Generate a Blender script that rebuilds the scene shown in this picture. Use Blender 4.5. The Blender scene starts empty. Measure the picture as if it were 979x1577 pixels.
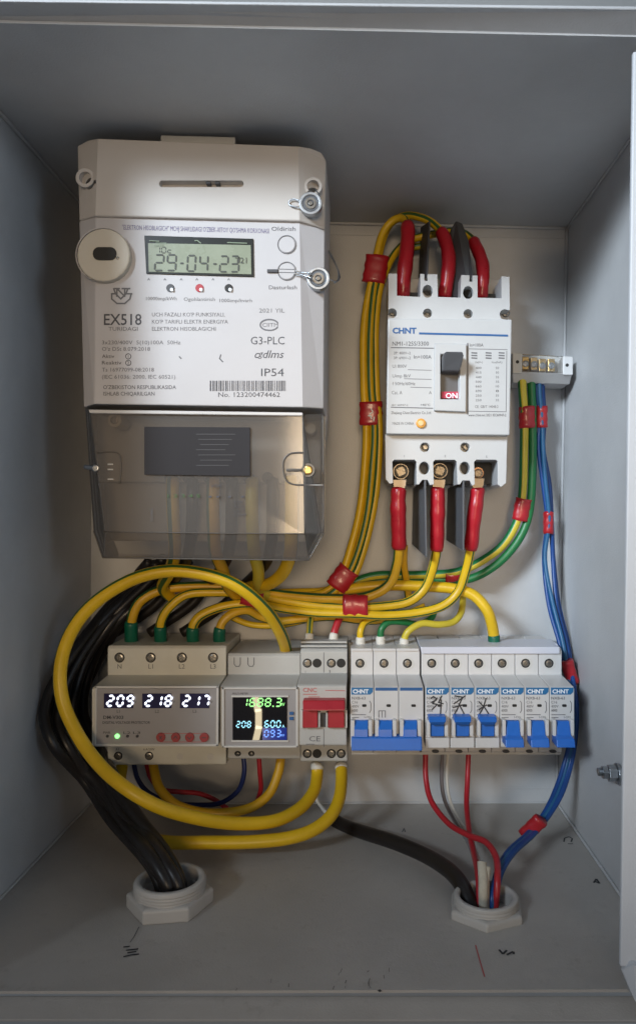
import bpy, bmesh, math, random
from mathutils import Vector, Matrix
random.seed(7)
S = bpy.context.scene
COL = S.collection

# ------------------------------------------------------------------ camera, light, exposure
F_PX, VX, VY, DIST = 1150.0, 555.0, 797.0, 633.0      # focal length (px), optical axis (px), distance to back panel (mm)
cam_d = bpy.data.cameras.new('camera'); cam = bpy.data.objects.new('camera', cam_d); COL.objects.link(cam)
cam.location = (0, -DIST/1000, 0); cam.rotation_euler = (math.radians(90), 0, 0)
cam_d.sensor_fit = 'HORIZONTAL'; cam_d.sensor_width = 36; cam_d.lens = 36*F_PX/979
cam_d.shift_x = (489.5-VX)/979; cam_d.shift_y = (VY-788.5)/979
cam_d.clip_start = 0.01; cam_d.clip_end = 50
S.camera = cam
W = bpy.data.worlds.new('World'); S.world = W; W.use_nodes = True
bg = W.node_tree.nodes['Background']; bg.inputs[0].default_value = (0.66, 0.80, 1.0, 1); bg.inputs[1].default_value = 0.12

def area(name, loc, target, sx, sy, power, col, spread=180):
    l = bpy.data.lights.new(name, 'AREA'); l.shape = 'RECTANGLE'; l.size = sx; l.size_y = sy
    l.energy = power; l.color = col; l.spread = math.radians(spread)
    o = bpy.data.objects.new(name, l); COL.objects.link(o); o.location = loc
    o.rotation_euler = (Vector(target)-Vector(loc)).to_track_quat('-Z', 'Y').to_euler()
    return o
area('window_light', (-0.90, -1.46, 0.70), (0.115, 0, 0.095), 0.52, 0.42, 1.22, (0.76, 0.88, 1.0), 22)
area('room_lamp', (0.0, -1.6, 0.12), (-0.05, 0, 0.02), 0.4, 0.4, 0.29, (1.0, 0.76, 0.50), 27)
area('left_wall_fill', (1.0, -1.35, 0.25), (-0.28, -0.22, 0.03), 0.4, 0.5, 0.16, (0.66, 0.82, 1.0), 26)  # unseen cool fill, added to brighten the front of the left wall
for sx_, sz_, ln_, rl_ in ((-0.338, -0.600, 0.062, 9), (-0.331, -0.655, 0.062, 0), (-0.337, -0.712, 0.066, -14)):
    ls = area('screen_streak_light', (sx_, -2.0, sz_), (-0.0718, -0.1, -0.145), 0.021, ln_, 0.075, (1.0, 0.84, 0.55))  # unseen strips added to reflect as a curved streak in the power meter screen
    ls.rotation_euler.rotate_axis('Z', math.radians(rl_))
S.view_settings.view_transform = 'Standard'; S.view_settings.look = 'None'
S.view_settings.exposure = 0.0; S.view_settings.gamma = 1.0
try:
    S.cycles.max_bounces = 8; S.cycles.transparent_max_bounces = 12
except Exception: pass

# ------------------------------------------------------------------ helpers (all lengths in mm)
HO = 0.0
def P(px, py, h):
    """point seen at photo pixel (px,py) that stands h mm in front of the back panel (plus the stand-off HO)"""
    h += HO; d = DIST-h
    return Vector(((px-VX)*d/F_PX, -h, -(py-VY)*d/F_PX))
def X(px, h): return (px-VX)*(DIST-h)/F_PX
def Z(py, h): return -(py-VY)*(DIST-h)/F_PX

ORG = {}
def link(name, verts, faces, mats, parent=None, fm=None, smooth=False, bevel=0, org=None):
    """one mesh object from world coordinates in mm"""
    if parent is not None: o0 = ORG[parent.name]
    elif org is not None: o0 = Vector(org)
    else:
        o0 = sum((Vector(v) for v in verts), Vector())/len(verts)
    me = bpy.data.meshes.new(name)
    me.from_pydata([tuple((Vector(v)-o0)*0.001) for v in verts], [], faces)
    if not isinstance(mats, (list, tuple)): mats = [mats]
    for m in mats: me.materials.append(m)
    if fm: me.polygons.foreach_set('material_index', fm)
    bm = bmesh.new(); bm.from_mesh(me); bmesh.ops.recalc_face_normals(bm, faces=bm.faces); bm.to_mesh(me); bm.free()
    if smooth:
        me.polygons.foreach_set('use_smooth', [True]*len(me.polygons))
    me.update()
    o = bpy.data.objects.new(name, me); COL.objects.link(o)
    if parent is not None: o.parent = parent
    else: o.location = o0*0.001
    ORG[o.name] = o0
    if bevel:
        b = o.modifiers.new('bevel', 'BEVEL'); b.width = bevel*0.001; b.segments = 2
        b.limit_method = 'ANGLE'; b.angle_limit = math.radians(35); b.harden_normals = False
    return o
def tag(o, label, cat, group=None, kind=None):
    o['label'] = label; o['category'] = cat
    if group: o['group'] = group
    if kind: o['kind'] = kind
    return o
def thing(name, org, label, cat, group=None):
    o = bpy.data.objects.new(name, None); COL.objects.link(o); o.empty_display_size = 0.01
    o.location = Vector(org)*0.001; ORG[o.name] = Vector(org)
    return tag(o, label, cat, group)
def copy_tree(o, parent=None, off=Vector((0,0,0))):
    c = o.copy(); COL.objects.link(c); ORG[c.name] = ORG[o.name]+off
    if parent is not None: c.parent = parent
    else: c.location = o.location+off*0.001
    for ch in list(o.children): copy_tree(ch, c, off)
    return c

def boxg(x0, x1, z0, z1, h0, h1):
    v = [(x, -h, z) for h in (h0, h1) for z in (z0, z1) for x in (x0, x1)]
    f = [(0,1,3,2), (4,6,7,5), (0,4,5,1), (2,3,7,6), (0,2,6,4), (1,5,7,3)]
    return v, f
def box(name, x0, x1, z0, z1, h0, h1, mat, parent=None, bevel=0, **k):
    v, f = boxg(x0, x1, z0, z1, h0, h1); return link(name, v, f, mat, parent, bevel=bevel, **k)
def multi(name, geos, mat, parent=None, fm=None, **k):
    V, F = [], []
    for v, f in geos:
        n = len(V); V += list(v); F += [tuple(i+n for i in q) for q in f]
    return link(name, V, F, mat, parent, fm=fm, **k)
def prismg(pts, h0, h1):
    """polygon given at photo pixels on the plane h1, extruded straight back to h0"""
    fr = [P(x, y, h1) for x, y in pts]; n = len(fr)
    bk = [Vector((p.x, -h0-HO, p.z)) for p in fr]
    f = [tuple(range(n)), tuple(reversed(range(n, 2*n)))] + [(i, (i+1) % n, n+(i+1) % n, n+i) for i in range(n)]
    return fr+bk, f
def prism(name, pts, h0, h1, mat, parent=None, bevel=0, **k):
    v, f = prismg(pts, h0, h1); return link(name, v, f, mat, parent, bevel=bevel, **k)
def rectpx(x0, y0, x1, y1): return [(x0,y0), (x1,y0), (x1,y1), (x0,y1)]
def circ(cx, cy, rx, ry=None, n=24, a0=0, a1=360):
    ry = ry or rx
    full = abs(a1-a0) >= 360
    m = n if full else n+1
    return [(cx+rx*math.cos(math.radians(a0+(a1-a0)*i/n)), cy+ry*math.sin(math.radians(a0+(a1-a0)*i/n))) for i in range(m)]
def rrect(x0, y0, x1, y1, r, n=4):
    o = []
    for cx, cy, a in ((x1-r, y0+r, -90), (x1-r, y1-r, 0), (x0+r, y1-r, 90), (x0+r, y0+r, 180)):
        for i in range(n+1):
            t = math.radians(a+90*i/n); o.append((cx+r*math.cos(t), cy+r*math.sin(t)))
    return o
def disc(name, cx, cy, r, h0, h1, mat, parent=None, bevel=0, ry=None, **k):
    return prism(name, circ(cx, cy, r, ry), h0, h1, mat, parent, bevel, **k)
def ringg(cx, cy, r0, r1, h0, h1, n=28):
    o1 = [P(*p, h1) for p in circ(cx, cy, r1, n=n)]; i1 = [P(*p, h1) for p in circ(cx, cy, r0, n=n)]
    o0 = [Vector((p.x, -h0-HO, p.z)) for p in o1]; i0 = [Vector((p.x, -h0-HO, p.z)) for p in i1]
    V = o1+i1+o0+i0; F = []
    for i in range(n):
        j = (i+1) % n
        F += [(i, j, n+j, n+i), (2*n+i, 3*n+i, 3*n+j, 2*n+j), (i, 2*n+i, 2*n+j, j), (n+i, n+j, 3*n+j, 3*n+i)]
    return V, F
def shell(name, V, faces, h0, mat, parent=None, bevel=0, close=True, **k):
    """front sheet with its own depth per corner, walls going straight back to h0"""
    fr = [P(*p) for p in V]; n = len(fr)
    edges = {}
    for f in faces:
        for a, b in zip(f, f[1:]+f[:1]): edges[(a, b)] = 1
    rim = [(a, b) for a, b in edges if (b, a) not in edges]
    vs = fr+[Vector((p.x, -h0-HO, p.z)) for p in fr]
    F = [tuple(f) for f in faces]+[(b, a, n+a, n+b) for a, b in rim]
    if close: F += [tuple(n+i for i in reversed(f)) for f in faces]
    used = sorted({i for f in F for i in f}); mp = {u: i for i, u in enumerate(used)}
    return link(name, [vs[u] for u in used], [tuple(mp[i] for i in f) for f in F], mat, parent, bevel=bevel, **k)
def cut(o, geos):
    """real holes: boolean difference, baked into the mesh"""
    V, F = [], []
    for v, f in geos:
        n = len(V); V += list(v); F += [tuple(i+n for i in q) for q in f]
    org = ORG[o.name]
    me = bpy.data.meshes.new('cutter'); me.from_pydata([tuple((Vector(v)-org)*0.001) for v in V], [], F)
    bm = bmesh.new(); bm.from_mesh(me); bmesh.ops.recalc_face_normals(bm, faces=bm.faces); bm.to_mesh(me); bm.free()
    c = bpy.data.objects.new('cutter', me); COL.objects.link(c)
    c.parent = o.parent; c.location = o.location
    m = o.modifiers.new('cut', 'BOOLEAN'); m.object = c; m.solver = 'EXACT'; m.use_self = True; m.operation = 'DIFFERENCE'
    bpy.context.view_layer.update()
    dg = bpy.context.evaluated_depsgraph_get()
    nm = bpy.data.meshes.new_from_object(o.evaluated_get(dg))
    nm.materials.clear()
    for mt in o.data.materials: nm.materials.append(mt)
    o.modifiers.clear(); o.data = nm
    bpy.data.objects.remove(c); bpy.data.meshes.remove(me)
    return o

# ---- smooth tubes
def spline(pts, res=6):
    n = len(pts); out = []; prm = []
    for i in range(n-1):
        p0 = pts[max(i-1, 0)]; p1 = pts[i]; p2 = pts[i+1]; p3 = pts[min(i+2, n-1)]
        for k in range(res):
            t = k/res
            out.append(0.5*((2*p1)+(p2-p0)*t+(2*p0-5*p1+4*p2-p3)*t*t+(3*p1-p0-3*p2+p3)*t**3)); prm.append(i+t)
    out.append(pts[-1].copy()); prm.append(float(n-1))
    return out, prm
def frames(c, twist=0):
    T = []
    for i in range(len(c)):
        T.append((c[min(i+1, len(c)-1)]-c[max(i-1, 0)]).normalized())
    N = Vector((0, -1, 0)); N = (N-T[0]*N.dot(T[0]))
    if N.length < 1e-3: N = Vector((1, 0, 0))-T[0]*T[0].x
    N.normalize(); out = []
    for i, t in enumerate(T):
        N = (N-t*N.dot(t)).normalized()
        M = Matrix.Rotation(twist*i/len(T), 3, t) @ N
        out.append((t, M, t.cross(M)))
    return out
def tubeg(c, fr, rad, seg=14, stripes=(), sw=26, cap=True):
    V, F, FM = [], [], []
    n = len(c)
    for i in range(n):
        t, N, B = fr[i]; r = rad(i) if callable(rad) else rad
        for k in range(seg):
            a = 2*math.pi*k/seg
            V.append(c[i]+(N*math.cos(a)+B*math.sin(a))*r)
    mi = []
    for k in range(seg):
        a = 360*(k+0.5)/seg
        mi.append(1 if any(abs((a-s+180) % 360-180) <= sw for s in stripes) else 0)
    for i in range(n-1):
        for k in range(seg):
            j = (k+1) % seg
            F.append((i*seg+k, i*seg+j, (i+1)*seg+j, (i+1)*seg+k)); FM.append(mi[k])
    if cap:
        F.append(tuple(range(seg))); F.append(tuple((n-1)*seg+k for k in reversed(range(seg)))); FM += [0, 0]
    return V, F, FM
def cable(name, pts, r, mats, label=None, cat='cable', group=None, parent=None, stripes=(), sw=24, twist=0, seg=16, sleeves=(), res=7, wob=0.16):
    """pts: (px,py,h); sleeves: (from, to in point numbers, radius factor, material, part name)"""
    w = [P(*p) for p in pts]
    c, prm = spline(w, res)
    if wob:
        rr = random.Random(len(pts)*31+int(pts[0][0]))
        ph = rr.random()*6
        for i in range(1, len(c)-1):
            c[i] = c[i]+Vector((math.sin(i*.31+ph), math.cos(i*.23+ph), math.sin(i*.27+2*ph)))*wob
    fr = frames(c, twist)
    V, F, FM = tubeg(c, fr, r, seg, stripes, sw)
    o = link(name, V, F, mats, parent, fm=FM, smooth=True)
    if label: tag(o, label, cat, group)
    for (a, b, k, m, nm) in sleeves:
        idx = [i for i in range(len(c)) if a-1e-6 <= prm[i] <= b+1e-6]
        cc = [c[i] for i in idx]; ff = [fr[i] for i in idx]
        n = len(idx); c0s = a+pts[0][0]
        def rad(i, n=n, k=k, nm=nm):
            e = min(i, n-1-i)
            q = 0.9 if e == 0 else 1.0
            if nm == 'heat_shrink_sleeve': q *= 1+0.03*math.sin(i*1.1+c0s)-(0.16*max(0, 1-i/(n*.45)) if 0 else 0)+0.07*math.exp(-((i-n*.45)/(n*.12))**2)
            return r*k*q
        v, f, fm = tubeg(cc, ff, rad, seg)
        link(nm, v, f, m, o, smooth=True)
    return o
def tape(cx, cy, h, dx, dy, length, wide, deep, label, dh=0, group='red insulation tape bands round the cables', mat=None):
    """red tape wrapped round a bundle: centre, run direction in the photo, length/width (px), depth (mm)"""
    c0 = P(cx, cy, h); s = (DIST-h)/F_PX
    t = Vector((dx, -dh, -dy)).normalized(); B = t.cross(Vector((0, -1, 0))).normalized(); N = B.cross(t)
    L = length*s; a = wide*s/2; b = deep/2
    rr = random.Random(int(cx*7+cy)); V, F = [], []; seg = 28; n = 9
    for i in range(n):
        u = (i/(n-1)-0.5)*L
        k = 1.0+0.035*((i+int(cx)) % 3)-0.02+rr.uniform(-.02, .02)
        for j in range(seg):
            an = 2*math.pi*j/seg; ca, sa = math.cos(an), math.sin(an)
            e = 0.86
            q = Vector((0, 0, 0))+B*(a*k*math.copysign(abs(ca)**e, ca))+N*(b*k*math.copysign(abs(sa)**e, sa))
            sk = (0.8*math.sin(2*an+cx) if i in (0, n-1) else 0)
            V.append(c0+t*(u+sk*0.5)+q*(1+0.02*math.sin(5*an+i)))
    for i in range(n-1):
        for j in range(seg):
            F.append((i*seg+j, i*seg+(j+1) % seg, (i+1)*seg+(j+1) % seg, (i+1)*seg+j))
    F.append(tuple(range(seg))); F.append(tuple((n-1)*seg+j for j in reversed(range(seg))))
    o = link('tape_band', V, F, mat or M['tape'], smooth=True)
    return tag(o, label, 'tape', group)

# ---- lettering
def text(s, px, py, h, cap, mat, parent, align='LEFT', sx=1.0, name='lettering', skew=0, bold=0, ang=0, vert=False, wpx=None):
    """s with its baseline starting at (px,py) on plane h; cap = capital height in photo px; wpx = total width in px"""
    cu = bpy.data.curves.new('t', 'FONT'); cu.body = s; cu.size = 1; cu.align_x = 'LEFT'; cu.shear = skew; cu.offset = bold
    cu.resolution_u = 2; cu.extrude = 0
    o = bpy.data.objects.new('t', cu); COL.objects.link(o)
    bpy.context.view_layer.update()
    me = bpy.data.meshes.new_from_object(o.evaluated_get(bpy.context.evaluated_depsgraph_get()))
    bpy.data.objects.remove(o); bpy.data.curves.remove(cu)
    if not me.vertices: return None
    xs = [v.co.x for v in me.vertices]; w = max(xs)-min(xs); x00 = min(xs)
    k = (DIST-h-HO)/F_PX
    sc = cap*k/0.70
    fx = sx*sc if wpx is None else wpx*k/w
    tot = w*fx
    off = 0 if align == 'LEFT' else (-tot/2 if align == 'CENTER' else -tot)
    base = P(px, py, h); a = math.radians(ang)
    V = []
    for v in me.vertices:
        u = (v.co.x-x00)*fx+off; q = v.co.y*sc
        if vert: u, q = -q, u
        u, q = u*math.cos(a)+q*math.sin(a), -u*math.sin(a)+q*math.cos(a)
        V.append((base.x+u, base.y, base.z+q))
    F = [tuple(p.vertices) for p in me.polygons]
    bpy.data.meshes.remove(me)
    n = len(V)
    return link(name, V, F, mat, parent)
def strokes(name, lines, h, wpx, mat, parent):
    """printed or drawn lines: list of pixel polylines, flat on plane h"""
    G = []
    for L in lines:
        for (x0, y0), (x1, y1) in zip(L, L[1:]):
            d = math.hypot(x1-x0, y1-y0) or 1; nx, ny = -(y1-y0)/d*wpx/2, (x1-x0)/d*wpx/2
            ex, ey = (x1-x0)/d*wpx*0.3, (y1-y0)/d*wpx*0.3
            q = [P(x0+nx-ex, y0+ny-ey, h), P(x1+nx+ex, y1+ny+ey, h), P(x1-nx+ex, y1-ny+ey, h), P(x0-nx-ex, y0-ny-ey, h)]
            G.append((q, [(0,1,2,3)])); h += 0.01
    return multi(name, G, mat, parent)
SEG = {'0':'abcdef','1':'bc','2':'abged','3':'abgcd','4':'fgbc','5':'afgcd','6':'afgedc','7':'abc','8':'abcdefg','9':'abcdfg','-':'g','.':'.',' ':'','T':'fge','o':'gcde','c':'gde'}
def seg7(s, px, py, h, w, ht, mat, parent, th=None, adv=None, slant=0.1, name='display_digit', up=0.3):
    """seven segment figures, top left corner at px,py; each figure one part"""
    th = th or ht*0.13; adv = adv or w*1.3; x = px
    for ch in s:
        G = []
        def bar(x0, y0, x1, y1):
            hor = abs(x1-x0) > abs(y1-y0); t = th/2; g = t*0.6
            if hor: pl = [(x0+g, y0), (x0+g+t, y0-t), (x1-g-t, y0-t), (x1-g, y0), (x1-g-t, y0+t), (x0+g+t, y0+t)]
            else: pl = [(x0, y0+g), (x0+t, y0+g+t), (x0+t, y1-g-t), (x0, y1-g), (x0-t, y1-g-t), (x0-t, y0+g+t)]
            pl = [(a+slant*(py+ht-b), b) for a, b in pl]
            G.append(prismg(pl, h-up, h))
        m = ht/2
        for c in SEG.get(ch, ''):
            if c == 'a': bar(x, py, x+w, py)
            if c == 'g': bar(x, py+m, x+w, py+m)
            if c == 'd': bar(x, py+ht, x+w, py+ht)
            if c == 'f': bar(x, py, x, py+m)
            if c == 'b': bar(x+w, py, x+w, py+m)
            if c == 'e': bar(x, py+m, x, py+ht)
            if c == 'c': bar(x+w, py+m, x+w, py+ht)
            if c == '.': G.append(prismg(rectpx(x-adv*.05, py+ht-th/2, x-adv*.05+th, py+ht+th/2), h-up, h))
        if G: multi(name, G, mat, parent)
        x += adv*0.35 if ch == '.' else adv

# ------------------------------------------------------------------ materials
M = {}
def mat(name, col, rough=0.5, metal=0, bump=0.0, bscale=900, var=0.0, vscale=30, coat=0, emis=None, estr=0, spec=0.5, sss=0, dirt=0.0):
    m = bpy.data.materials.new(name); m.use_nodes = True; nt = m.node_tree; b = nt.nodes['Principled BSDF']
    b.inputs['Base Color'].default_value = (*col, 1); b.inputs['Roughness'].default_value = rough
    b.inputs['Metallic'].default_value = metal; b.inputs['Specular IOR Level'].default_value = spec
    b.inputs['Coat Weight'].default_value = coat
    tc = nt.nodes.new('ShaderNodeTexCoord')
    if var or dirt:
        n = nt.nodes.new('ShaderNodeTexNoise'); n.inputs['Scale'].default_value = vscale; n.inputs['Detail'].default_value = 6; n.inputs['Roughness'].default_value = .65
        nt.links.new(tc.outputs['Object'], n.inputs['Vector'])
        r = nt.nodes.new('ShaderNodeValToRGB')
        r.color_ramp.elements[0].position = .3; r.color_ramp.elements[1].position = .72
        a = max(0, 1-var); r.color_ramp.elements[0].color = (col[0]*a, col[1]*a, col[2]*a, 1)
        c = 1+var*.6; r.color_ramp.elements[1].color = (min(1, col[0]*c), min(1, col[1]*c), min(1, col[2]*c), 1)
        nt.links.new(n.outputs['Fac'], r.inputs['Fac']); src = r.outputs['Color']
        if dirt:
            n2 = nt.nodes.new('ShaderNodeTexNoise'); n2.inputs['Scale'].default_value = 55; n2.inputs['Detail'].default_value = 8; n2.inputs['Roughness'].default_value = .8
            nt.links.new(tc.outputs['Object'], n2.inputs['Vector'])
            r2 = nt.nodes.new('ShaderNodeValToRGB'); r2.color_ramp.elements[0].position = .56; r2.color_ramp.elements[1].position = .74
            nt.links.new(n2.outputs['Fac'], r2.inputs['Fac'])
            ml = nt.nodes.new('ShaderNodeMath'); ml.operation = 'MULTIPLY'; ml.inputs[1].default_value = dirt
            nt.links.new(r2.outputs['Color'], ml.inputs[0])
            mx = nt.nodes.new('ShaderNodeMixRGB'); mx.inputs[2].default_value = (0.16, 0.13, 0.10, 1)
            nt.links.new(ml.outputs[0], mx.inputs[0]); nt.links.new(src, mx.inputs[1]); src = mx.outputs[0]
        nt.links.new(src, b.inputs['Base Color'])
        rr = nt.nodes.new('ShaderNodeMapRange'); rr.inputs[3].default_value = max(.05, rough-.08); rr.inputs[4].default_value = min(1, rough+.12)
        nt.links.new(n.outputs['Fac'], rr.inputs[0]); nt.links.new(rr.outputs[0], b.inputs['Roughness'])
    if bump:
        n = nt.nodes.new('ShaderNodeTexNoise'); n.inputs['Scale'].default_value = bscale; n.inputs['Detail'].default_value = 3
        nt.links.new(tc.outputs['Object'], n.inputs['Vector'])
        bp = nt.nodes.new('ShaderNodeBump'); bp.inputs['Strength'].default_value = bump; bp.inputs['Distance'].default_value = 0.0004
        nt.links.new(n.outputs['Fac'], bp.inputs['Height']); nt.links.new(bp.outputs[0], b.inputs['Normal'])
    if emis:
        b.inputs['Emission Color'].default_value = (*emis, 1); b.inputs['Emission Strength'].default_value = estr
    M[name] = m
    return m
mat('cabinet', (0.56, 0.56, 0.56), 0.46, bump=.45, bscale=900, var=.10, vscale=11, dirt=.06)
mat('cabinet_floor', (0.48, 0.45, 0.415), 0.46, bump=.5, bscale=900, var=.13, vscale=14, dirt=.35)
mat('room_wall', (0.78, 0.76, 0.72), 0.8, bump=.3, bscale=200, var=.04)
mat('meter_case', (0.56, 0.52, 0.48), 0.42, bump=.15, bscale=1400, var=.04, vscale=22)
mat('meter_plate', (0.52, 0.50, 0.50), 0.4, bump=.1, bscale=1600, var=.03)
mat('meter_inner', (0.52, 0.50, 0.47), 0.55, var=.08)
mat('cream', (0.58, 0.53, 0.44), 0.45, var=.04)
mat('white_plastic', (0.66, 0.64, 0.62), 0.35, bump=.12, bscale=1500, var=.04, vscale=60)
mat('mccb_white', (0.53, 0.53, 0.525), 0.36, bump=.12, bscale=1500, var=.03, vscale=60)
mat('grey_plastic', (0.50, 0.49, 0.46), 0.45, bump=.12, bscale=1500, var=.05, vscale=60)
mat('beige_plastic', (0.66, 0.64, 0.56), 0.45, bump=.12, bscale=1500, var=.05, vscale=60)
mat('panel_grey', (0.34, 0.32, 0.315), 0.5, var=.05)
mat('frame_light', (0.62, 0.60, 0.56), 0.42)
mat('lilac_plastic', (0.66, 0.66, 0.72), 0.35, var=.03)
mat('dark', (0.015, 0.014, 0.013), 0.6)
mat('dark_grey', (0.055, 0.055, 0.06), 0.5, var=.1)
mat('label_dark', (0.035, 0.032, 0.034), 0.85, var=.08)
mat('barrier', (0.06, 0.062, 0.066), 0.55, bump=.2, var=.12)
mat('barrier_grey', (0.105, 0.11, 0.12), 0.5, bump=.2, var=.12)
mat('ink', (0.07, 0.07, 0.08), 0.6)
mat('ink_soft', (0.15, 0.148, 0.155), 0.6)
mat('ink_violet', (0.15, 0.13, 0.25), 0.6)
mat('ink_blue', (0.02, 0.11, 0.30), 0.5)
mat('print_white', (0.85, 0.88, 0.9), 0.5)
mat('smudge', (0.22, 0.20, 0.18), 0.7)
mat('pen_black', (0.03, 0.03, 0.035), 0.5)
mat('brand_blue', (0.02, 0.16, 0.36), 0.4)
mat('toggle_blue', (0.02, 0.15, 0.56), 0.38, var=.08, vscale=90)
mat('toggle_grey', (0.10, 0.10, 0.105), 0.4, var=.06)
mat('handle_red', (0.42, 0.018, 0.03), 0.38, var=.1, vscale=80)
mat('flag_red', (0.55, 0.03, 0.08), 0.5)
mat('red_print', (0.50, 0.10, 0.10), 0.5)
mat('orange', (0.75, 0.33, 0.04), 0.4)
mat('orange_light', (0.85, 0.55, 0.25), 0.4)
mat('tape', (0.44, 0.014, 0.022), 0.33, bump=.5, bscale=160, var=.22, vscale=45, coat=.2)
mat('shrink_red', (0.44, 0.012, 0.022), 0.28, bump=.5, bscale=200, var=.18, vscale=60)
mat('cable_yellow', (0.74, 0.47, 0.012), 0.36, bump=.15, bscale=300, var=.16, vscale=28)
mat('cable_lime', (0.62, 0.50, 0.04), 0.36, bump=.15, bscale=300, var=.16, vscale=28)
mat('cable_amber', (0.70, 0.40, 0.015), 0.38, bump=.2, bscale=300, var=.2, vscale=28)
mat('cable_green', (0.012, 0.17, 0.05), 0.36, var=.14)
mat('stripe', (0.035, 0.12, 0.03), 0.4, var=.2)
mat('sleeve_green', (0.005, 0.12, 0.07), 0.35, var=.15, vscale=80)
mat('cable_blue', (0.010, 0.065, 0.26), 0.35, var=.2, vscale=40)
mat('cable_teal', (0.02, 0.12, 0.26), 0.35, var=.2, vscale=40)
mat('cable_red', (0.45, 0.02, 0.03), 0.35, var=.15)
mat('cable_black', (0.016, 0.013, 0.012), 0.36, bump=.3, bscale=200, var=.3)
mat('cable_darkblue', (0.015, 0.03, 0.14), 0.4)
mat('cable_grey', (0.22, 0.20, 0.21), 0.4)
mat('ferrule', (0.74, 0.71, 0.64), 0.42, var=.06)
mat('rope', (0.55, 0.50, 0.40), 0.8, bump=.6, bscale=400, var=.2, vscale=120)
mat('gland', (0.50, 0.48, 0.45), 0.42, bump=.15, var=.05)
mat('steel', (0.27, 0.255, 0.23), 0.33, metal=1, var=.15, vscale=200)
mat('zinc', (0.42, 0.44, 0.46), 0.36, metal=1, var=.2, vscale=150)
mat('tin', (0.36, 0.30, 0.23), 0.45, metal=1, var=.2, vscale=150)
mat('brass', (0.62, 0.42, 0.16), 0.35, metal=1, var=.2, vscale=200)
mat('bolt_dark', (0.20, 0.17, 0.13), 0.36, metal=1, var=.4, vscale=300)
mat('copper', (0.35, 0.2, 0.12), 0.4, metal=1)
mat('lcd', (0.29, 0.32, 0.23), 0.25, var=.08, vscale=60, coat=.5)
mat('lcd_ink', (0.035, 0.04, 0.03), 0.5)
mat('lcd_ghost', (0.20, 0.25, 0.17), 0.5)
mat('bezel', (0.02, 0.022, 0.02), 0.25)
mat('screen_black', (0.012, 0.010, 0.010), 0.015)
mat('window_violet', (0.030, 0.026, 0.075), 0.15)
mat('digit_white', (0.8, 0.8, 0.9), .5, emis=(0.80, 0.86, 1.0), estr=2.2)
mat('digit_green', (0.3, 0.8, 0.3), .5, emis=(0.35, 0.95, 0.25), estr=1.0)
mat('digit_cyan', (0.3, 0.7, 0.8), .5, emis=(0.35, 0.78, 1.0), estr=1.0)
mat('digit_blue', (0.2, 0.4, 0.9), .5, emis=(0.16, 0.34, 1.0), estr=0.95)
mat('screen_blue', (0.005, 0.01, 0.08), .1, emis=(0.01, 0.03, 0.30), estr=.5)
mat('led_green', (0.3, 0.9, 0.3), .3, emis=(0.25, 1.0, 0.25), estr=2.0)
mat('button_red', (0.36, 0.05, 0.05), 0.45)
def clear(name, tint, diff, dcol, gl=.06):
    m = bpy.data.materials.new(name); m.use_nodes = True; nt = m.node_tree; nt.nodes.clear()
    out = nt.nodes.new('ShaderNodeOutputMaterial'); t = nt.nodes.new('ShaderNodeBsdfTransparent'); t.inputs[0].default_value = (*tint, 1)
    d = nt.nodes.new('ShaderNodeBsdfDiffuse'); d.inputs[0].default_value = (*dcol, 1)
    g = nt.nodes.new('ShaderNodeBsdfGlossy'); g.inputs['Roughness'].default_value = gl; g.inputs[0].default_value = (.9, .9, .9, 1)
    m1 = nt.nodes.new('ShaderNodeMixShader'); m1.inputs[0].default_value = diff
    nt.links.new(t.outputs[0], m1.inputs[1]); nt.links.new(d.outputs[0], m1.inputs[2])
    fr = nt.nodes.new('ShaderNodeFresnel'); fr.inputs[0].default_value = 1.5
    m2 = nt.nodes.new('ShaderNodeMixShader'); nt.links.new(fr.outputs[0], m2.inputs[0])
    nt.links.new(m1.outputs[0], m2.inputs[1]); nt.links.new(g.outputs[0], m2.inputs[2]); nt.links.new(m2.outputs[0], out.inputs[0])
    M[name] = m
clear('clear_cover', (0.82, 0.80, 0.775), 0.21, (0.36, 0.335, 0.31), .10)
clear('clear_small', (0.95, 0.95, 0.95), 0.03, (0.5, 0.5, 0.5), .05)
clear('seal_clear', (0.75, 0.77, 0.80), 0.25, (0.5, 0.52, 0.56), .08)

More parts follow.
